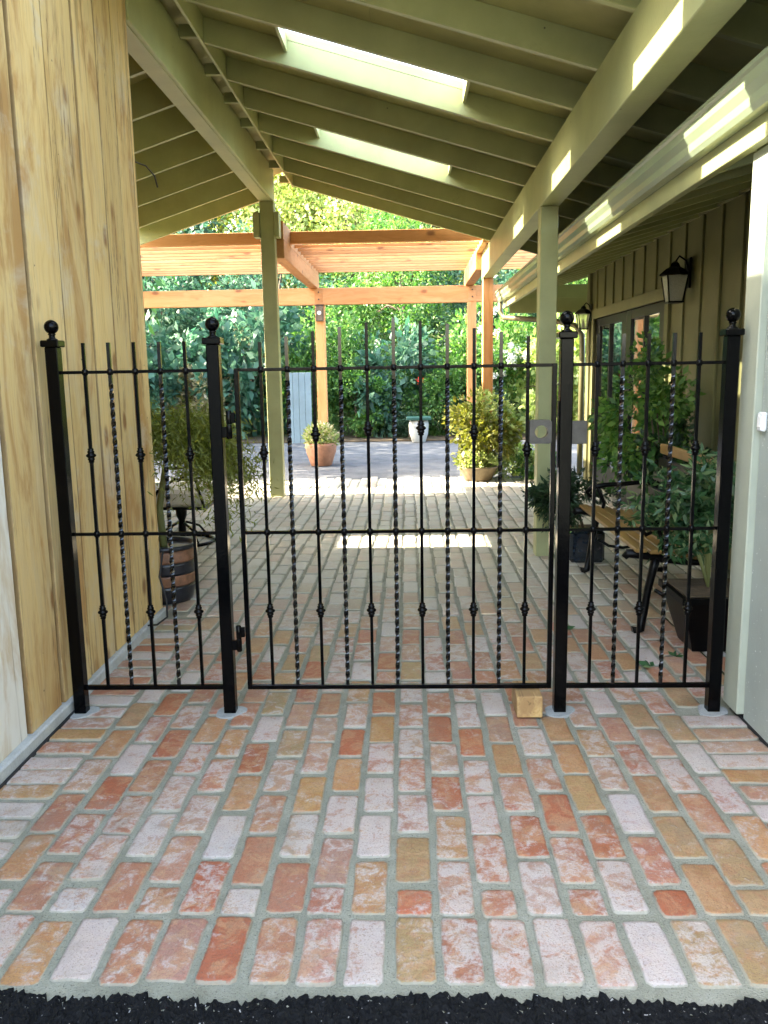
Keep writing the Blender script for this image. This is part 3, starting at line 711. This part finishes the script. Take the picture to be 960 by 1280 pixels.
for d0, d1 in ((4.225, 5.655), (5.665, 7.095)):
    dr = B()
    st = .26 if d0 < 5 else .2
    dr.box((HX+.01, d0, .01), (HX+.055, d0+st, 2.03), .003).box((HX+.01, d1-.17, .01), (HX+.055, d1, 2.03), .003)
    dr.box((HX+.012, d0+st, .01), (HX+.053, d1-.17, .30), .003).box((HX+.012, d0+st, 1.94), (HX+.053, d1-.17, 2.03), .003)
    dr = dr.build('french_door', 'dark_wood', house)
    ym = (d0+st+d1-.17)/2
    B().box((HX+.030, d0+st-.01, .29), (HX+.036, d1-.16, 1.95), 0).build('pane', 'pane', dr)
    B().box((HX+.006, ym-.02, .301), (HX+.050, ym+.02, 1.939), .002).build('mullion', 'dark_wood', dr)
    B().box((HX-.03, d0+.06, .98), (HX-.018, d0+.16, 1.0), .003).build('handle', 'steel', dr)
def zh(x): return 2.33 + .27*(x-1.30)
hr = B().prism([(1.335, zh(1.335)), (HX+.3, zh(HX+.3)), (HX+.3, zh(HX+.3)+.13), (1.335, zh(1.335)+.13)], 1, -.02, .02, .002).mesh('eave_rafter', 'sage')
y = .25
while y < 8.1: part('eave_rafter', hr, house, (0, y, 0)); y += .405
B().prism([(1.30, zh(1.30)+.131), (6.5, zh(6.5)+.131), (6.5, zh(6.5)+.155), (1.30, zh(1.30)+.155)], 1, -5.2, 8.25).build('eave_soffit', 'sage_deck', house)
B().prism([(1.26, zh(1.26)+.156), (6.5, zh(6.5)+.156), (6.5, zh(6.5)+.17), (1.26, zh(1.26)+.17)], 1, -5.2, 8.28).build('roof', 'roofing', house)
B().box((1.292, -5.2, 2.255), (1.332, 8.22, 2.50), .003).build('fascia', 'sage', house)
B().box((1.34, 7.86, 2.17), (HX+.2, 7.90, 2.36), .003).build('gable_lookout', 'sage', house)
B().box((1.34, 8.20, 2.30), (HX+3, 8.24, 2.56), .003).build('barge_board', 'sage', house)
# K style gutter: profile in xz
prof = [(1.205, 2.492), (1.196, 2.487), (1.196, 2.470), (1.206, 2.462), (1.210, 2.425), (1.228, 2.395), (1.232, 2.365), (1.245, 2.346), (1.290, 2.343), (1.290, 2.350), (1.250, 2.354), (1.239, 2.370), (1.235, 2.398), (1.217, 2.428), (1.213, 2.466), (1.204, 2.475), (1.204, 2.482), (1.207, 2.486)]
gut = B().prism(prof, 1, -5.2, 8.38).build('gutter', 'sage_gutter', house)
B().prism([(1.205, 2.490), (1.198, 2.466), (1.210, 2.425), (1.228, 2.395), (1.232, 2.365), (1.245, 2.346), (1.289, 2.343), (1.289, 2.490)], 1, 8.381, 8.386).build('end_cap', 'sage_gutter', gut)
ds = B().tube([(1.262, 8.28, 2.345), (1.262, 8.28, 2.22), (1.30, 8.22, 2.14), (1.9, 7.78, 2.06), (2.15, 7.62, 1.99), (2.235, 7.56, 1.86), (2.24, 7.555, 1.6), (2.24, 7.555, .05)], .036, 10).build('downspout', 'downspout', house)

# lanterns
def lantern(label, y, z, s):
    x = HX - .135*s
    t = thing('wall_lantern', label, 'lantern', (x, y, z), 'lanterns on the house wall')
    hw0, hw1 = .055*s, .082*s; z0, z1 = z-.12*s, z+.08*s
    b = B()
    for sx in (-1, 1):
        for sy in (-1, 1): b.tube([(x+sx*hw0, y+sy*hw0, z0), (x+sx*hw1, y+sy*hw1, z1)], .007*s, 5)
    b.box((x-hw0-.008, y-hw0-.008, z0-.014*s), (x+hw0+.008, y+hw0+.008, z0), .002)
    b.build('cage', 'iron_mat', t)
    b = B(); 
    for k, (sx, sy) in enumerate(((-1, 0), (1, 0), (0, -1), (0, 1))):
        if sx: b.quad((x+sx*hw0, y-hw0, z0), (x+sx*hw0, y+hw0, z0), (x+sx*hw1, y+hw1, z1), (x+sx*hw1, y-hw1, z1))
        else: b.quad((x-hw0, y+sy*hw0, z0), (x+hw0, y+sy*hw0, z0), (x+hw1, y+sy*hw1, z1), (x-hw1, y+sy*hw1, z1))
    b.build('glass', 'lamp_glass', t)
    b = B(); b.lathe([(.125*s, z1), (.125*s, z1+.012*s), (.075*s, z1+.055*s), (.04*s, z1+.075*s), (.03*s, z1+.10*s), (.012*s, z1+.115*s)], (x, y, 0), 4, flat=True)
    b.build('hood', 'iron_mat', t)
    B().lathe([(.02*s, z0), (.022*s, z0+.05*s), (.014*s, z0+.10*s), (.004*s, z0+.14*s)], (x, y, 0), 10).build('candle_bulb', 'bulb', t)
    b = B(); b.box((HX-.034, y-.05*s, z-.02*s), (HX-.0185, y+.05*s, z+.22*s), .004)
    b.tube([(HX-.02, y, z+.10*s), (HX-.05, y, z+.20*s), (x+.03, y, z+.235*s), (x, y, z+.19*s)], .009*s, 7); b.build('bracket', 'iron_mat', t)
lantern('larger black lantern on the wall right of the french doors', 3.62, 2.09, 1.0)
lantern('smaller looking black lantern at the far house corner', 7.25, 2.035, .88)

# ------------------------------------------------------------------ RIGHT: pale painted wall beside the gate
gw = thing('painted_wall', 'pale grey green painted board wall on the right of the gate', 'wall', (1.37, -1, 0))
B().box((1.365, -5.0, .012), (1.40, -.115, 2.254), .003).build('panel', 'pale_wall', gw)
B().box((1.338, -.110, .028), (1.40, .038, 2.254), .004).build('corner_board', 'pale_trim', gw)
B().box((1.366, -5.0, -.02), (1.40, .03, .011), 0).build('base_strip', 'rubber', gw)
B().box((1.401, -5.0, -.02), (2.2, .055, 2.253), 0).build('wall_core', 'dark_room', gw)
sn = thing('door_sensor', 'small white plastic sensor on the pale wall at the right edge', 'sensor', (1.36, -.155, 1.235))
B().box((1.342, -.178, 1.198), (1.3645, -.132, 1.272), .006).build('case', 'white', sn)
B().box((1.3385, -.168, 1.215), (1.3415, -.142, 1.255), .001).build('face', 'white', sn)

# ------------------------------------------------------------------ FOLIAGE
def leaf_mesh(name, P, D, Lg, Wd, mat, fold=.12):
    n = len(P); D = D/np.linalg.norm(D, axis=1, keepdims=True)
    rv = rng.normal(size=(n, 3)); S = np.cross(D, rv); S /= np.linalg.norm(S, axis=1, keepdims=True); Nn = np.cross(S, D)
    Lg = np.broadcast_to(np.asarray(Lg, float), (n,))[:, None]; Wd = np.broadcast_to(np.asarray(Wd, float), (n,))[:, None]
    V = np.stack([P, P+D*Lg*.45+S*Wd/2+Nn*Lg*fold, P+D*Lg, P+D*Lg*.45-S*Wd/2+Nn*Lg*fold], 1).reshape(-1, 3)
    me = bpy.data.meshes.new(name); me.vertices.add(4*n); me.vertices.foreach_set('co', V.ravel().astype(np.float32))
    me.loops.add(4*n); me.loops.foreach_set('vertex_index', np.arange(4*n, dtype=np.int32))
    me.polygons.add(n); me.polygons.foreach_set('loop_start', np.arange(0, 4*n, 4, dtype=np.int32))
    try: me.polygons.foreach_set('loop_total', np.full(n, 4, dtype=np.int32))
    except Exception: pass
    me.update(calc_edges=True); me.validate(); me.materials.append(mat if not isinstance(mat, str) else LEAF[mat]); return me
def unit(v): return v/np.linalg.norm(v, axis=1, keepdims=True)
def crown(name, radii, nclump, nleaf, lsize, mat, clump=.28, droop=.25, hollow=.45, flat=0.0, wid=.55):
    rd = np.array(radii); d = unit(rng.normal(size=(nclump, 3))); rad = (hollow + (1-hollow)*rng.random(nclump)**.6)*(1+rng.normal(0, .13, nclump))
    cc = d*rad[:, None]
    idx = rng.integers(0, nclump, nleaf); cs = clump*(.6+.8*rng.random(nclump))
    off = unit(rng.normal(size=(nleaf, 3)))*(rng.random(nleaf)**.45*cs[idx])[:, None]
    P = (cc[idx]+off)*rd
    D = unit(off)*.8 + unit(cc[idx])*.5 + rng.normal(0, .55, (nleaf, 3)); D[:, 2] -= droop
    Lg = lsize*(.6+.8*rng.random(nleaf)); return leaf_mesh(name, P, D, Lg, Lg*wid, mat), cc*rd
def trunk(name, h, r_, cc, mat='bark', nb=7, base=(0, 0, 0), lean=.1):
    b = B(); rg = random.Random(int(h*1000)+len(cc)); top = Vector((rg.uniform(-lean, lean)*h, rg.uniform(-lean, lean)*h, h))
    mid = top*.5 + Vector((rg.uniform(-.05, .05)*h, rg.uniform(-.05, .05)*h, 0))
    b.tube([(0, 0, -.15), mid*.4, mid, top], [r_*1.3, r_, r_*.8, r_*.45], 8)
    for i in range(min(nb, len(cc))):
        e = Vector(cc[int(i*len(cc)/nb)]); s = mid.lerp(top, rg.uniform(0, 1)); m_ = s.lerp(e, .5) + Vector((0, 0, .08*h))
        b.tube([s, m_, e], [r_*.45, r_*.3, r_*.1], 5)
    return b.mesh(name, mat)
PROTO = {}
def proto(key, radii, zc, nclump, nleaf, lsize, mat, tr, **kw):
    me, cc = crown('crown', radii, nclump, nleaf, lsize, mat, **kw)
    cc = cc + np.array([0, 0, zc]); PROTO[key] = (me, trunk('trunk', zc, tr, cc), zc)
proto('tree_green', (2.6, 2.4, 2.9), 3.6, 80, 15000, .14, 'green', .16)
proto('tree_teal', (2.5, 2.4, 3.0), 3.4, 70, 9000, .19, 'teal', .16)
proto('tree_lime', (2.8, 2.6, 3.0), 4.0, 90, 16000, .13, 'lime', .15)
proto('tree_olive', (2.5, 2.5, 2.7), 3.8, 70, 11000, .15, 'olive', .15)
proto('shrub_green', (1.0, .9, .95), .95, 46, 8000, .085, 'green', .04)
proto('shrub_teal', (1.0, .9, 1.0), .95, 34, 3200, .155, 'teal', .04)
proto('shrub_lime', (.9, .85, .9), .9, 40, 4600, .11, 'lime', .035)
proto('shrub_dark', (.9, .9, .85), .85, 38, 4600, .10, 'dark', .035)
proto('shrub_pale', (.9, .8, .7), .9, 36, 3800, .10, 'pale', .035)
proto('low_green', (.55, .45, .33), .30, 26, 1700, .085, 'green', .015)
proto('low_lime', (.5, .42, .3), .28, 26, 1700, .08, 'lime', .015)
def plant(name, key, label, cat, x, y, z, s, rz, group, sz=1.0):
    cm, tm, zc = PROTO[key]
    t = thing(name, label, cat, (x, y, z), group); t.rotation_euler.z = rz; t.scale = (s, s, s*sz)
    a = bpy.data.objects.new('crown', cm); C.objects.link(a); a.parent = t; a.location = (0, 0, zc)
    b = bpy.data.objects.new('trunk', tm); C.objects.link(b); b.parent = t
    return t
G1, G2 = 'trees on the hillside behind the court', 'shrubs along the far bed'
# far trees rising up the slope
for i, (key, x, y, s, sz, lab) in enumerate([
 ('tree_lime', -1.6, 24, 1.15, 1.1, 'sunlit yellow green tree seen in the peak of the carport gable'),
 ('tree_lime', 3.2, 25, 1.1, 1.05, 'bright lime tree over the middle of the pergola slats'),
 ('tree_olive', -4.9, 25, 1.05, 1.1, 'olive green tree just right of the green carport post top'),
 ('tree_teal', -8.6, 23, 1.15, 1.1, 'blue green tree above the pergola slats at the left'),
 ('tree_green', -12.6, 24, 1.2, 1.1, 'green tree behind the end of the plank wall'),
 ('tree_green', 7.2, 25, 1.15, 1.1, 'mid green tree behind the far end of the gutter'),
 ('tree_lime', 11.5, 26, 1.15, 1.0, 'lime tree glimpsed past the right carport post'),
 ('tree_teal', -3.6, 19.2, .72, .95, 'blue green tree between the green post and the pergola beam'),
 ('tree_green', -.4, 19.5, .75, .95, 'mid green tree behind the middle of the pergola beam'),
 ('tree_teal', 2.2, 19.6, .70, .95, 'blue green tree behind the right half of the pergola beam'),
 ('tree_green', 5.0, 19.3, .75, 1.0, 'fresh green tree between the cedar post and the gutter end'),
 ('tree_teal', -6.9, 18.6, .80, 1.0, 'dark blue green tree over the lace maple'),
 ('tree_olive', -10.4, 18.8, .85, 1.0, 'olive tree next to the plank wall edge'),
 ('tree_olive', 1.0, 31, 1.25, .9, 'tall olive tree at the back of the slope, centre'),
 ('tree_green', -7.5, 31, 1.35, .9, 'tall green tree at the back of the slope, left'),
 ('tree_lime', -3.0, 33, 1.4, .9, 'tallest lime tree at the back under the gable peak'),
 ('tree_green', 8.5, 32, 1.35, .9, 'tall green tree at the back of the slope, right')]):
    plant('hillside_tree', key, lab, 'tree', x, y, hz(y), s, i*1.3, G1, sz)
for i, (key, x, y, s, sz, lab) in enumerate([
 ('shrub_teal', -5.6, 14.9, 1.25, 1.1, 'blue green shrub left of the gate hinge post'),
 ('shrub_pale', -4.55, 14.6, .95, 1.0, 'pale cream blossoming shrub left of the hinge post'),
 ('shrub_teal', -3.5, 15.4, 1.35, 1.25, 'tall blue green shrub left of the blue board panel'),
 ('shrub_green', -2.1, 15.6, 1.2, 1.2, 'green shrub rising behind the blue board panel'),
 ('shrub_green', -1.15, 14.9, .95, .95, 'rounded green shrub right of the terracotta pot'),
 ('shrub_teal', -.35, 15.3, 1.1, 1.15, 'blue green shrub left of the white urn'),
 ('shrub_green', .75, 15.1, 1.0, 1.0, 'green shrub directly behind the white urn'),
 ('shrub_dark', 1.55, 14.7, .75, .8, 'low dark shrub right of the white urn'),
 ('shrub_green', 2.1, 15.6, 1.2, 1.2, 'green shrub behind the cedar posts'),
 ('shrub_lime', 3.1, 14.8, 1.15, 1.15, 'yellow green shrub between the cedar post and carport post'),
 ('shrub_lime', 4.3, 14.6, 1.2, 1.15, 'yellow green shrub just left of the house corner'),
 ('shrub_green', -7.0, 15.2, 1.3, 1.2, 'green shrub near the plank wall edge'),
 ('shrub_green', 5.6, 15.2, 1.4, 1.3, 'large green shrub behind the house corner'),
 ('shrub_dark', .0, 14.4, .5, .6, 'small dark shrub at the bed edge beside the urn')]):
    plant('garden_shrub', key, lab, 'shrub', x, y, .02, s, i*2.1, G2, sz)
# out of shot trees whose crowns break up the sun on the gravel court
plant('shade_tree', 'tree_green', 'tall tree left of the court whose leaves hang above the pergola slats', 'tree', -7.6, 12.3, -.05, 1.12, .4, 'shade trees left of the court', 1.5)
plant('shade_tree', 'tree_olive', 'slim tree left of the court near the plank wall edge', 'tree', -8.8, 9.6, -.05, .7, 2.0, 'shade trees left of the court', 2.3)
# white blossom on a far shrub, red blossom
def blossoms(name, label, mat, pts, s, n=26):
    P = np.concatenate([np.array(p)+rng.normal(0, .035, (n, 3)) for p in pts]); D = rng.normal(size=P.shape)
    me = leaf_mesh(name, P, D, s, s*.8, mat); return tag(link(name, me), label, 'flowers', kind='stuff' if len(pts) > 5 else None)
blossoms('white_blossom', 'white blossom clusters behind the right cedar post', 'white', [(2.15+rng.normal(0, .5), 14.35+rng.normal(0, .2), 1.75+rng.normal(0, .35)) for _ in range(26)], .07)
blossoms('red_blossom', 'single red bloom above the white urn', 'red', [(.24, 14.1, 1.27)], .05)

# ------------------------------------------------------------------ POTS AND COURT FURNITURE
def pot_profile(t, prof, o, name, mat, n=24): return B().lathe(prof, o, n).build(name, mat, t)
tp = thing('terracotta_pot', 'tapered terracotta pot of pale flowers on the gravel', 'pot', (-1.38, 9.55, 0))
pot_profile(tp, [(.15, 0), (.165, .01), (.235, .22), (.245, .30), (.248, .355), (.215, .355), (.21, .31), (.02, .31)], (-1.38, 9.55, 0), 'pot_body', 'terracotta')
def tuft(t, c, rad, n, ls, mat, up=.5, wid=.4, nm='foliage', sq=.75):
    P = np.array(c) + unit(rng.normal(size=(n, 3)))*(rng.random(n)**.5)[:, None]*np.array([rad, rad, rad*sq]); D = unit(P-np.array(c)+1e-6) + rng.normal(0, .5, P.shape); D[:, 2] += up
    return tag(link(nm, leaf_mesh(nm, P, D, ls*(.6+.8*rng.random(n)), ls*wid, mat), t), kind='stuff')
tuft(tp, (-1.38, 9.55, .43), .27, 700, .075, 'lime'); tuft(tp, (-1.38, 9.55, .48), .26, 420, .055, 'pale', nm='flowers', wid=.7)
bp = thing('bowl_planter', 'shallow stoneware bowl planter holding a leafy shrub, beside the path', 'planter', (.885, 7.58, 0))
pot_profile(bp, [(.17, 0), (.18, .01), (.255, .165), (.265, .19), (.24, .19), (.23, .16), (.02, .16)], (.91, 7.58, 0), 'bowl', 'bowl')
tuft(bp, (.885, 7.58, .24), .27, 520, .085, 'lime', nm='groundcover', sq=.45); tuft(bp, (.86, 7.55, .27), .16, 160, .06, 'pale', nm='flowers', wid=.7, sq=.5)
me, cc = crown('shrub_crown', (.40, .36, .42), 30, 2300, .075, 'olive', clump=.34); link('shrub_crown', me, bp, None).location = (.93, 7.58, .66)
me, cc = crown('shrub_crown_top', (.30, .3, .30), 22, 1300, .07, 'lime', clump=.34); link('shrub_crown', me, bp, None).location = (1.05, 7.62, .86)
b = B(); b.tube([(.885, 7.58, .15), (.93, 7.76, .4), (.98, 7.78, .8)], [.02, .016, .008], 6); b.tube([(.885, 7.58, .2), (.84, 7.75, .5), (.74, 7.72, .75)], [.014, .011, .006], 6); b.build('stem', 'bark', bp)
ur = thing('garden_urn', 'white ceramic urn with a green lid at the edge of the far bed', 'urn', (.2, 13.62, 0))
pot_profile(ur, [(.13, 0), (.14, .01), (.19, .18), (.205, .34), (.19, .44), (.17, .455)], (.2, 13.62, 0), 'urn_body', 'urn')
B().box((-.05, 13.38, .457), (.45, 13.86, .52), .01).build('lid', 'urn_lid', ur)
bpn = thing('board_panel', 'blue grey vertical board panel standing behind the terracotta pot', 'panel', (-2.25, 13.75, 0))
for i in range(4): B().box((-2.50+i*.127, 13.74, -.01), (-2.50+i*.127+.122, 13.765, 1.44), .004).build('board', 'bluewood', bpn)
B().box((-2.50, 13.766, 1.2), (-1.995, 13.80, 1.29), .003).build('batten', 'bluewood', bpn); B().box((-2.50, 13.766, .2), (-1.995, 13.80, .29), .003).build('batten', 'bluewood', bpn)
for i, (x, y, s, k, lab) in enumerate([(1.42, 7.95, .7, 'low_lime', 'low yellow green plant right of the bowl planter'), (1.72, 7.7, .62, 'low_green', 'low green plant left of the right carport post')]):
    plant('low_plant', k, lab, 'plant', x, y, 0, s, i, 'low plants by the path')
# barrel pot and lace maple
bx0, by0 = -1.60, 1.85
br_ = thing('barrel_pot', 'brown barrel pot with dark bands behind the left fence panel', 'pot', (bx0, by0, 0))
def bar_prof(z0, z1, e=0): return [(.205*(1-.10*abs((z-.2)/.2)**1.6)*(.90+.10*z/.38)+e, z) for z in np.linspace(z0, z1, 6)]
for z0, z1, mt, nm in ((.0, .11, 'barrel_dark', 'band'), (.111, .185, 'barrel', 'body'), (.186, .265, 'barrel_dark', 'band'), (.266, .345, 'barrel', 'body')):
    B().lathe(bar_prof(z0, z1, .003 if nm == 'band' else 0), (bx0, by0, 0), 28).build(nm, mt, br_)
B().lathe([(.19, .346), (.205, .346), (.212, .36), (.205, .375), (.185, .372), (.18, .33), (.02, .33)], (bx0, by0, 0), 28).build('rim', 'barrel_dark', br_)
mp_ = thing('lace_maple', 'drooping lace leaf maple growing from the barrel pot', 'tree', (bx0, by0, .33))
b = B(); b.tube([(bx0, by0, .30), (bx0-.02, by0+.02, .6), (bx0+.04, by0+.02, .9), (bx0+.10, by0, 1.12)], [.026, .023, .018, .012], 8)
ends = []
mr = random.Random(4)
for k in range(26):
    a = mr.uniform(-2.2, 1.5) if k % 3 else mr.uniform(0, 6.28); rad = mr.uniform(.25, .62); z = 1.16 - .42*(rad/.62)**2 + mr.uniform(-.10, .08)
    e = Vector((bx0+.05+rad*math.cos(a), by0+rad*math.sin(a)*.9, z)); s = Vector((bx0+.05+.05*math.cos(a), by0, mr.uniform(.85, 1.12))); m_ = s.lerp(e, .5)+Vector((0, 0, .10))
    b.tube([s, m_, e, e+Vector((.05*math.cos(a), .05*math.sin(a), -.12))], [.007, .005, .003, .002], 5); ends += [m_, s.lerp(e, .75)+Vector((0, 0, .06)), e, e+Vector((.05*math.cos(a), .05*math.sin(a), -.12))]
b.build('trunk', 'green_stem', mp_)
E_ = np.array([list(e) for e in ends]); n = 12500; P = E_[rng.integers(0, len(E_), n)] + rng.normal(0, 1, (n, 3))*np.array([.085, .085, .06])
D = rng.normal(0, .6, (n, 3)); D[:, 2] -= .55; D[:, 0] += .2
link('crown', leaf_mesh('crown', P, D, .052*(.6+.7*rng.random(n)), .0095, 'maple', .05), mp_)
# swivel chair with pale cushion
cx, cy = -1.98, 3.65
ch = thing('patio_chair', 'iron swivel patio chair with a pale seat cushion behind the maple', 'chair', (cx, cy, 0))
ring = [(cx+.27*math.cos(2*math.pi*i/24), cy+.27*math.sin(2*math.pi*i/24), .016) for i in range(25)]
b = B().tube(ring, .014, 8)
for k in range(4):
    a = math.pi/4+k*math.pi/2; b.tube([(cx+.26*math.cos(a), cy+.26*math.sin(a), .02), (cx+.17*math.cos(a), cy+.17*math.sin(a), .13), (cx+.04*math.cos(a), cy+.04*math.sin(a), .18)], .011, 7)
b.build('base_ring', 'iron_mat', ch)
B().lathe([(.03, .05), (.035, .12), (.028, .2), (.045, .24), (.05, .30), (.03, .33)], (cx, cy, 0), 14).build('swivel_column', 'iron_mat', ch)
B().box((cx-.30, cy-.27, .33), (cx+.28, cy+.27, .352), .005).build('seat_frame', 'iron_mat', ch)
cu = B(); cu.box((cx-.31, cy-.28, .353), (cx+.285, cy+.28, .50), .03); cu.build('cushion', 'cushion', ch)
for s_ in (-1, 1): B().tube([(cx-.2, cy+s_*.28, .34), (cx-.1, cy+s_*.31, .5), (cx+.05, cy+s_*.32, .60), (cx+.22, cy+s_*.31, .58), (cx+.27, cy+s_*.28, .36)], .012, 7).build('arm', 'iron_mat', ch)
B().box((cx-.42, cy-.26, .50), (cx-.32, cy+.26, .78), .03).build('back_cushion', 'cushion', ch)
b = B()
for yy in (-.25, 0, .25): b.tube([(cx-.3, cy+yy, .34), (cx-.40, cy+yy, .5), (cx-.45, cy+yy, .80)], .010, 6)
b.tube([(cx-.45, cy-.25, .80), (cx-.46, cy, .82), (cx-.45, cy+.25, .80)], .010, 6); b.build('back_frame', 'iron_mat', ch)

# bench: cast iron ends, wooden slats, facing the path
be = thing('garden_bench', 'cast iron garden bench with golden wood slats against the house wall', 'bench', (1.5, 1.75, 0))
def bench_end(y):
    b = B()
    def bar(pts, w): b.tube([(x, y, z) for x, z in pts], w, 8)
    bar([(1.225, .008), (1.27, .02), (1.285, .12), (1.30, .24), (1.325, .36), (1.34, .42)], [.030, .024, .021, .021, .024, .026])
    bar([(1.165, .425), (1.185, .448), (1.23, .445), (1.30, .432), (1.36, .418), (1.48, .40), (1.60, .395), (1.70, .40)], [.018, .026, .026, .024, .022, .02, .02, .02])
    bar([(1.80, .008), (1.755, .02), (1.735, .14), (1.71, .30), (1.70, .42), (1.73, .60), (1.79, .80), (1.82, .90)], [.03, .024, .02, .02, .024, .02, .018, .014])
    bar([(1.34, .24), (1.42, .19), (1.52, .175), (1.62, .19), (1.71, .26)], .011)
    bar([(1.73, .63), (1.62, .645), (1.50, .635), (1.38, .63), (1.29, .615), (1.255, .58), (1.28, .55), (1.31, .565)], [.015, .016, .017, .018, .018, .016, .013, .010])
    bar([(1.36, .42), (1.38, .50), (1.35, .57), (1.33, .625)], .013)
    bar([(1.45, .41), (1.50, .50), (1.46, .58), (1.50, .63)], .010)
    b.build('iron_end', 'iron_mat', be)
bench_end(1.07); bench_end(2.47)
for i in range(6):
    x = 1.215 + i*.078; z = .462 - .010*i
    B().box((x, 1.02, z), (x+.062, 2.52, z+.022), .004).build('seat_slat', 'bench', be)
for i, z in enumerate((.56, .66, .76)):
    xx = 1.695 + (z-.55)*.32; B().box((xx, 1.02, z), (xx+.022, 2.52, z+.058), .004).build('back_slat', 'iron_mat', be)
B().box((1.772, 1.02, .845), (1.80, 2.52, .915), .006).build('top_rail', 'bench', be)

# planters on the right
pk = thing('black_planter', 'square tapered black planter in the corner behind the right fence panel', 'planter', (1.55, .82, 0))
b = B(); x0, y0 = 1.56, .86
def frust(h0, h1, z0, z1): 
    A = [b.bm.verts.new((x0+sx*h0, y0+sy*h0, z0)) for sx, sy in ((-1, -1), (1, -1), (1, 1), (-1, 1))]; Q = [b.bm.verts.new((x0+sx*h1, y0+sy*h1, z1)) for sx, sy in ((-1, -1), (1, -1), (1, 1), (-1, 1))]
    fs = [b.bm.faces.new((A[i], A[(i+1) % 4], Q[(i+1) % 4], Q[i])) for i in range(4)] + [b.bm.faces.new(A[::-1]), b.bm.faces.new(Q)]; bmesh.ops.recalc_face_normals(b.bm, faces=fs)
frust(.115, .190, 0, .27); frust(.205, .205, .271, .305); b.build('planter_body', 'iron_mat', pk)
B().box((x0-.18, y0-.18, .306), (x0+.18, y0+.18, .312)).build('potting_soil', 'soil', pk)
vg = thing('variegated_shrub', 'variegated shrub with fingered leaves growing in the black planter', 'shrub', (1.54, .88, .31))
b = B(); stems = []
sr = random.Random(9)
for k in range(20):
    a = sr.uniform(0, 6.28); rad = sr.uniform(.03, .24); h = sr.uniform(.22, .60); e = Vector((1.54+rad*math.cos(a), .95+rad*math.sin(a)*.8, .34+h)); b.tube([(1.55, .86, .31), (1.54+.3*rad*math.cos(a), .88, .32+h*.6), e], [.006, .005, .003], 5); stems.append(e)
b.build('stem', 'green_stem', vg)
Pp, Dd = [], []
for _ in range(620):
    e = stems[sr.randrange(len(stems))]; c_ = np.array(e) + np.array([sr.gauss(0, .075), sr.gauss(0, .075), sr.gauss(0, .065)]); ax = np.array([sr.gauss(0, .6), sr.gauss(-.35, .6), .6]); ax /= np.linalg.norm(ax)
    u = np.cross(ax, [0.3, .2, 1]); u /= np.linalg.norm(u); v = np.cross(ax, u); a0 = sr.uniform(0, 6.28)
    for j in range(6):
        a = a0+j*2*math.pi/7; Pp.append(c_); Dd.append(u*math.cos(a)+v*math.sin(a)-ax*.25)
Pp, Dd = np.array(Pp), np.array(Dd); link('foliage', leaf_mesh('foliage', Pp, Dd, .066*(.7+.6*rng.random(len(Pp))), .021, 'variegated', .03), vg)
# taller bush against the house wall
tb = thing('wall_bush', 'tall leafy bush against the house wall behind the bench', 'shrub', (1.98, 3.2, 0))
me, cc = crown('crown', (.36, .5, .50), 44, 3800, .062, 'green', clump=.30, droop=.35); link('crown', me, tb).location = (1.86, 3.15, 1.02)
me, cc = crown('crown', (.26, .3, .26), 26, 1500, .06, 'dark', clump=.34); link('crown', me, tb).location = (2.0, 2.95, .70)
b = B()
for k in range(6): b.tube([(1.98+.03*k-.08, 3.2, 0), (1.92+.03*k, 3.18+.05*(k-3), .5), (1.75+.07*k, 3.1+.08*(k-3), 1.1)], [.014, .011, .005], 6)
b.build('stem', 'bark', tb)
gp = thing('glazed_planter', 'dark blue black glazed pot beside the right carport post', 'pot', (1.32, 2.86, 0))
B().box((1.20, 2.74, 0), (1.46, 3.0, .245), .02).build('pot_body', 'glaze', gp)
B().box((1.22, 2.76, .246), (1.44, 2.98, .252)).build('potting_soil', 'soil', gp)
ds_ = thing('dark_shrub', 'dark feathery shrub in the glazed pot hiding the carport post', 'shrub', (1.28, 2.86, .25))
me, cc = crown('crown', (.27, .18, .20), 30, 2400, .055, 'dark', clump=.36, wid=.3); link('crown', me, ds_).location = (1.16, 2.80, .52)
B().tube([(1.32, 2.86, .24), (1.28, 2.84, .36), (1.2, 2.82, .5)], [.012, .010, .005], 6).build('stem', 'bark', ds_)
# fallen leaves
def fallen(label, x, y, a, s):
    b = B(); P = np.array([[x, y, .006]]*5); D = np.array([[math.cos(a+k), math.sin(a+k), .12] for k in (-1.3, -.65, 0, .65, 1.3)])
    tag(link('fallen_leaf', leaf_mesh('fallen_leaf', P, D, [s*.7, s*.9, s, s*.9, s*.7], s*.35, 'variegated', .02)), label, 'leaf', 'fallen leaves on the bricks')
fallen('fallen green leaf on the bricks left of the bench foot', .86, 1.12, .3, .07)
fallen('fallen green leaf on the bricks in front of the black planter', 1.17, .52, 2.4, .08)
fallen('pale fallen leaf lying at the base of the black planter', 1.33, .66, 1.2, .07)
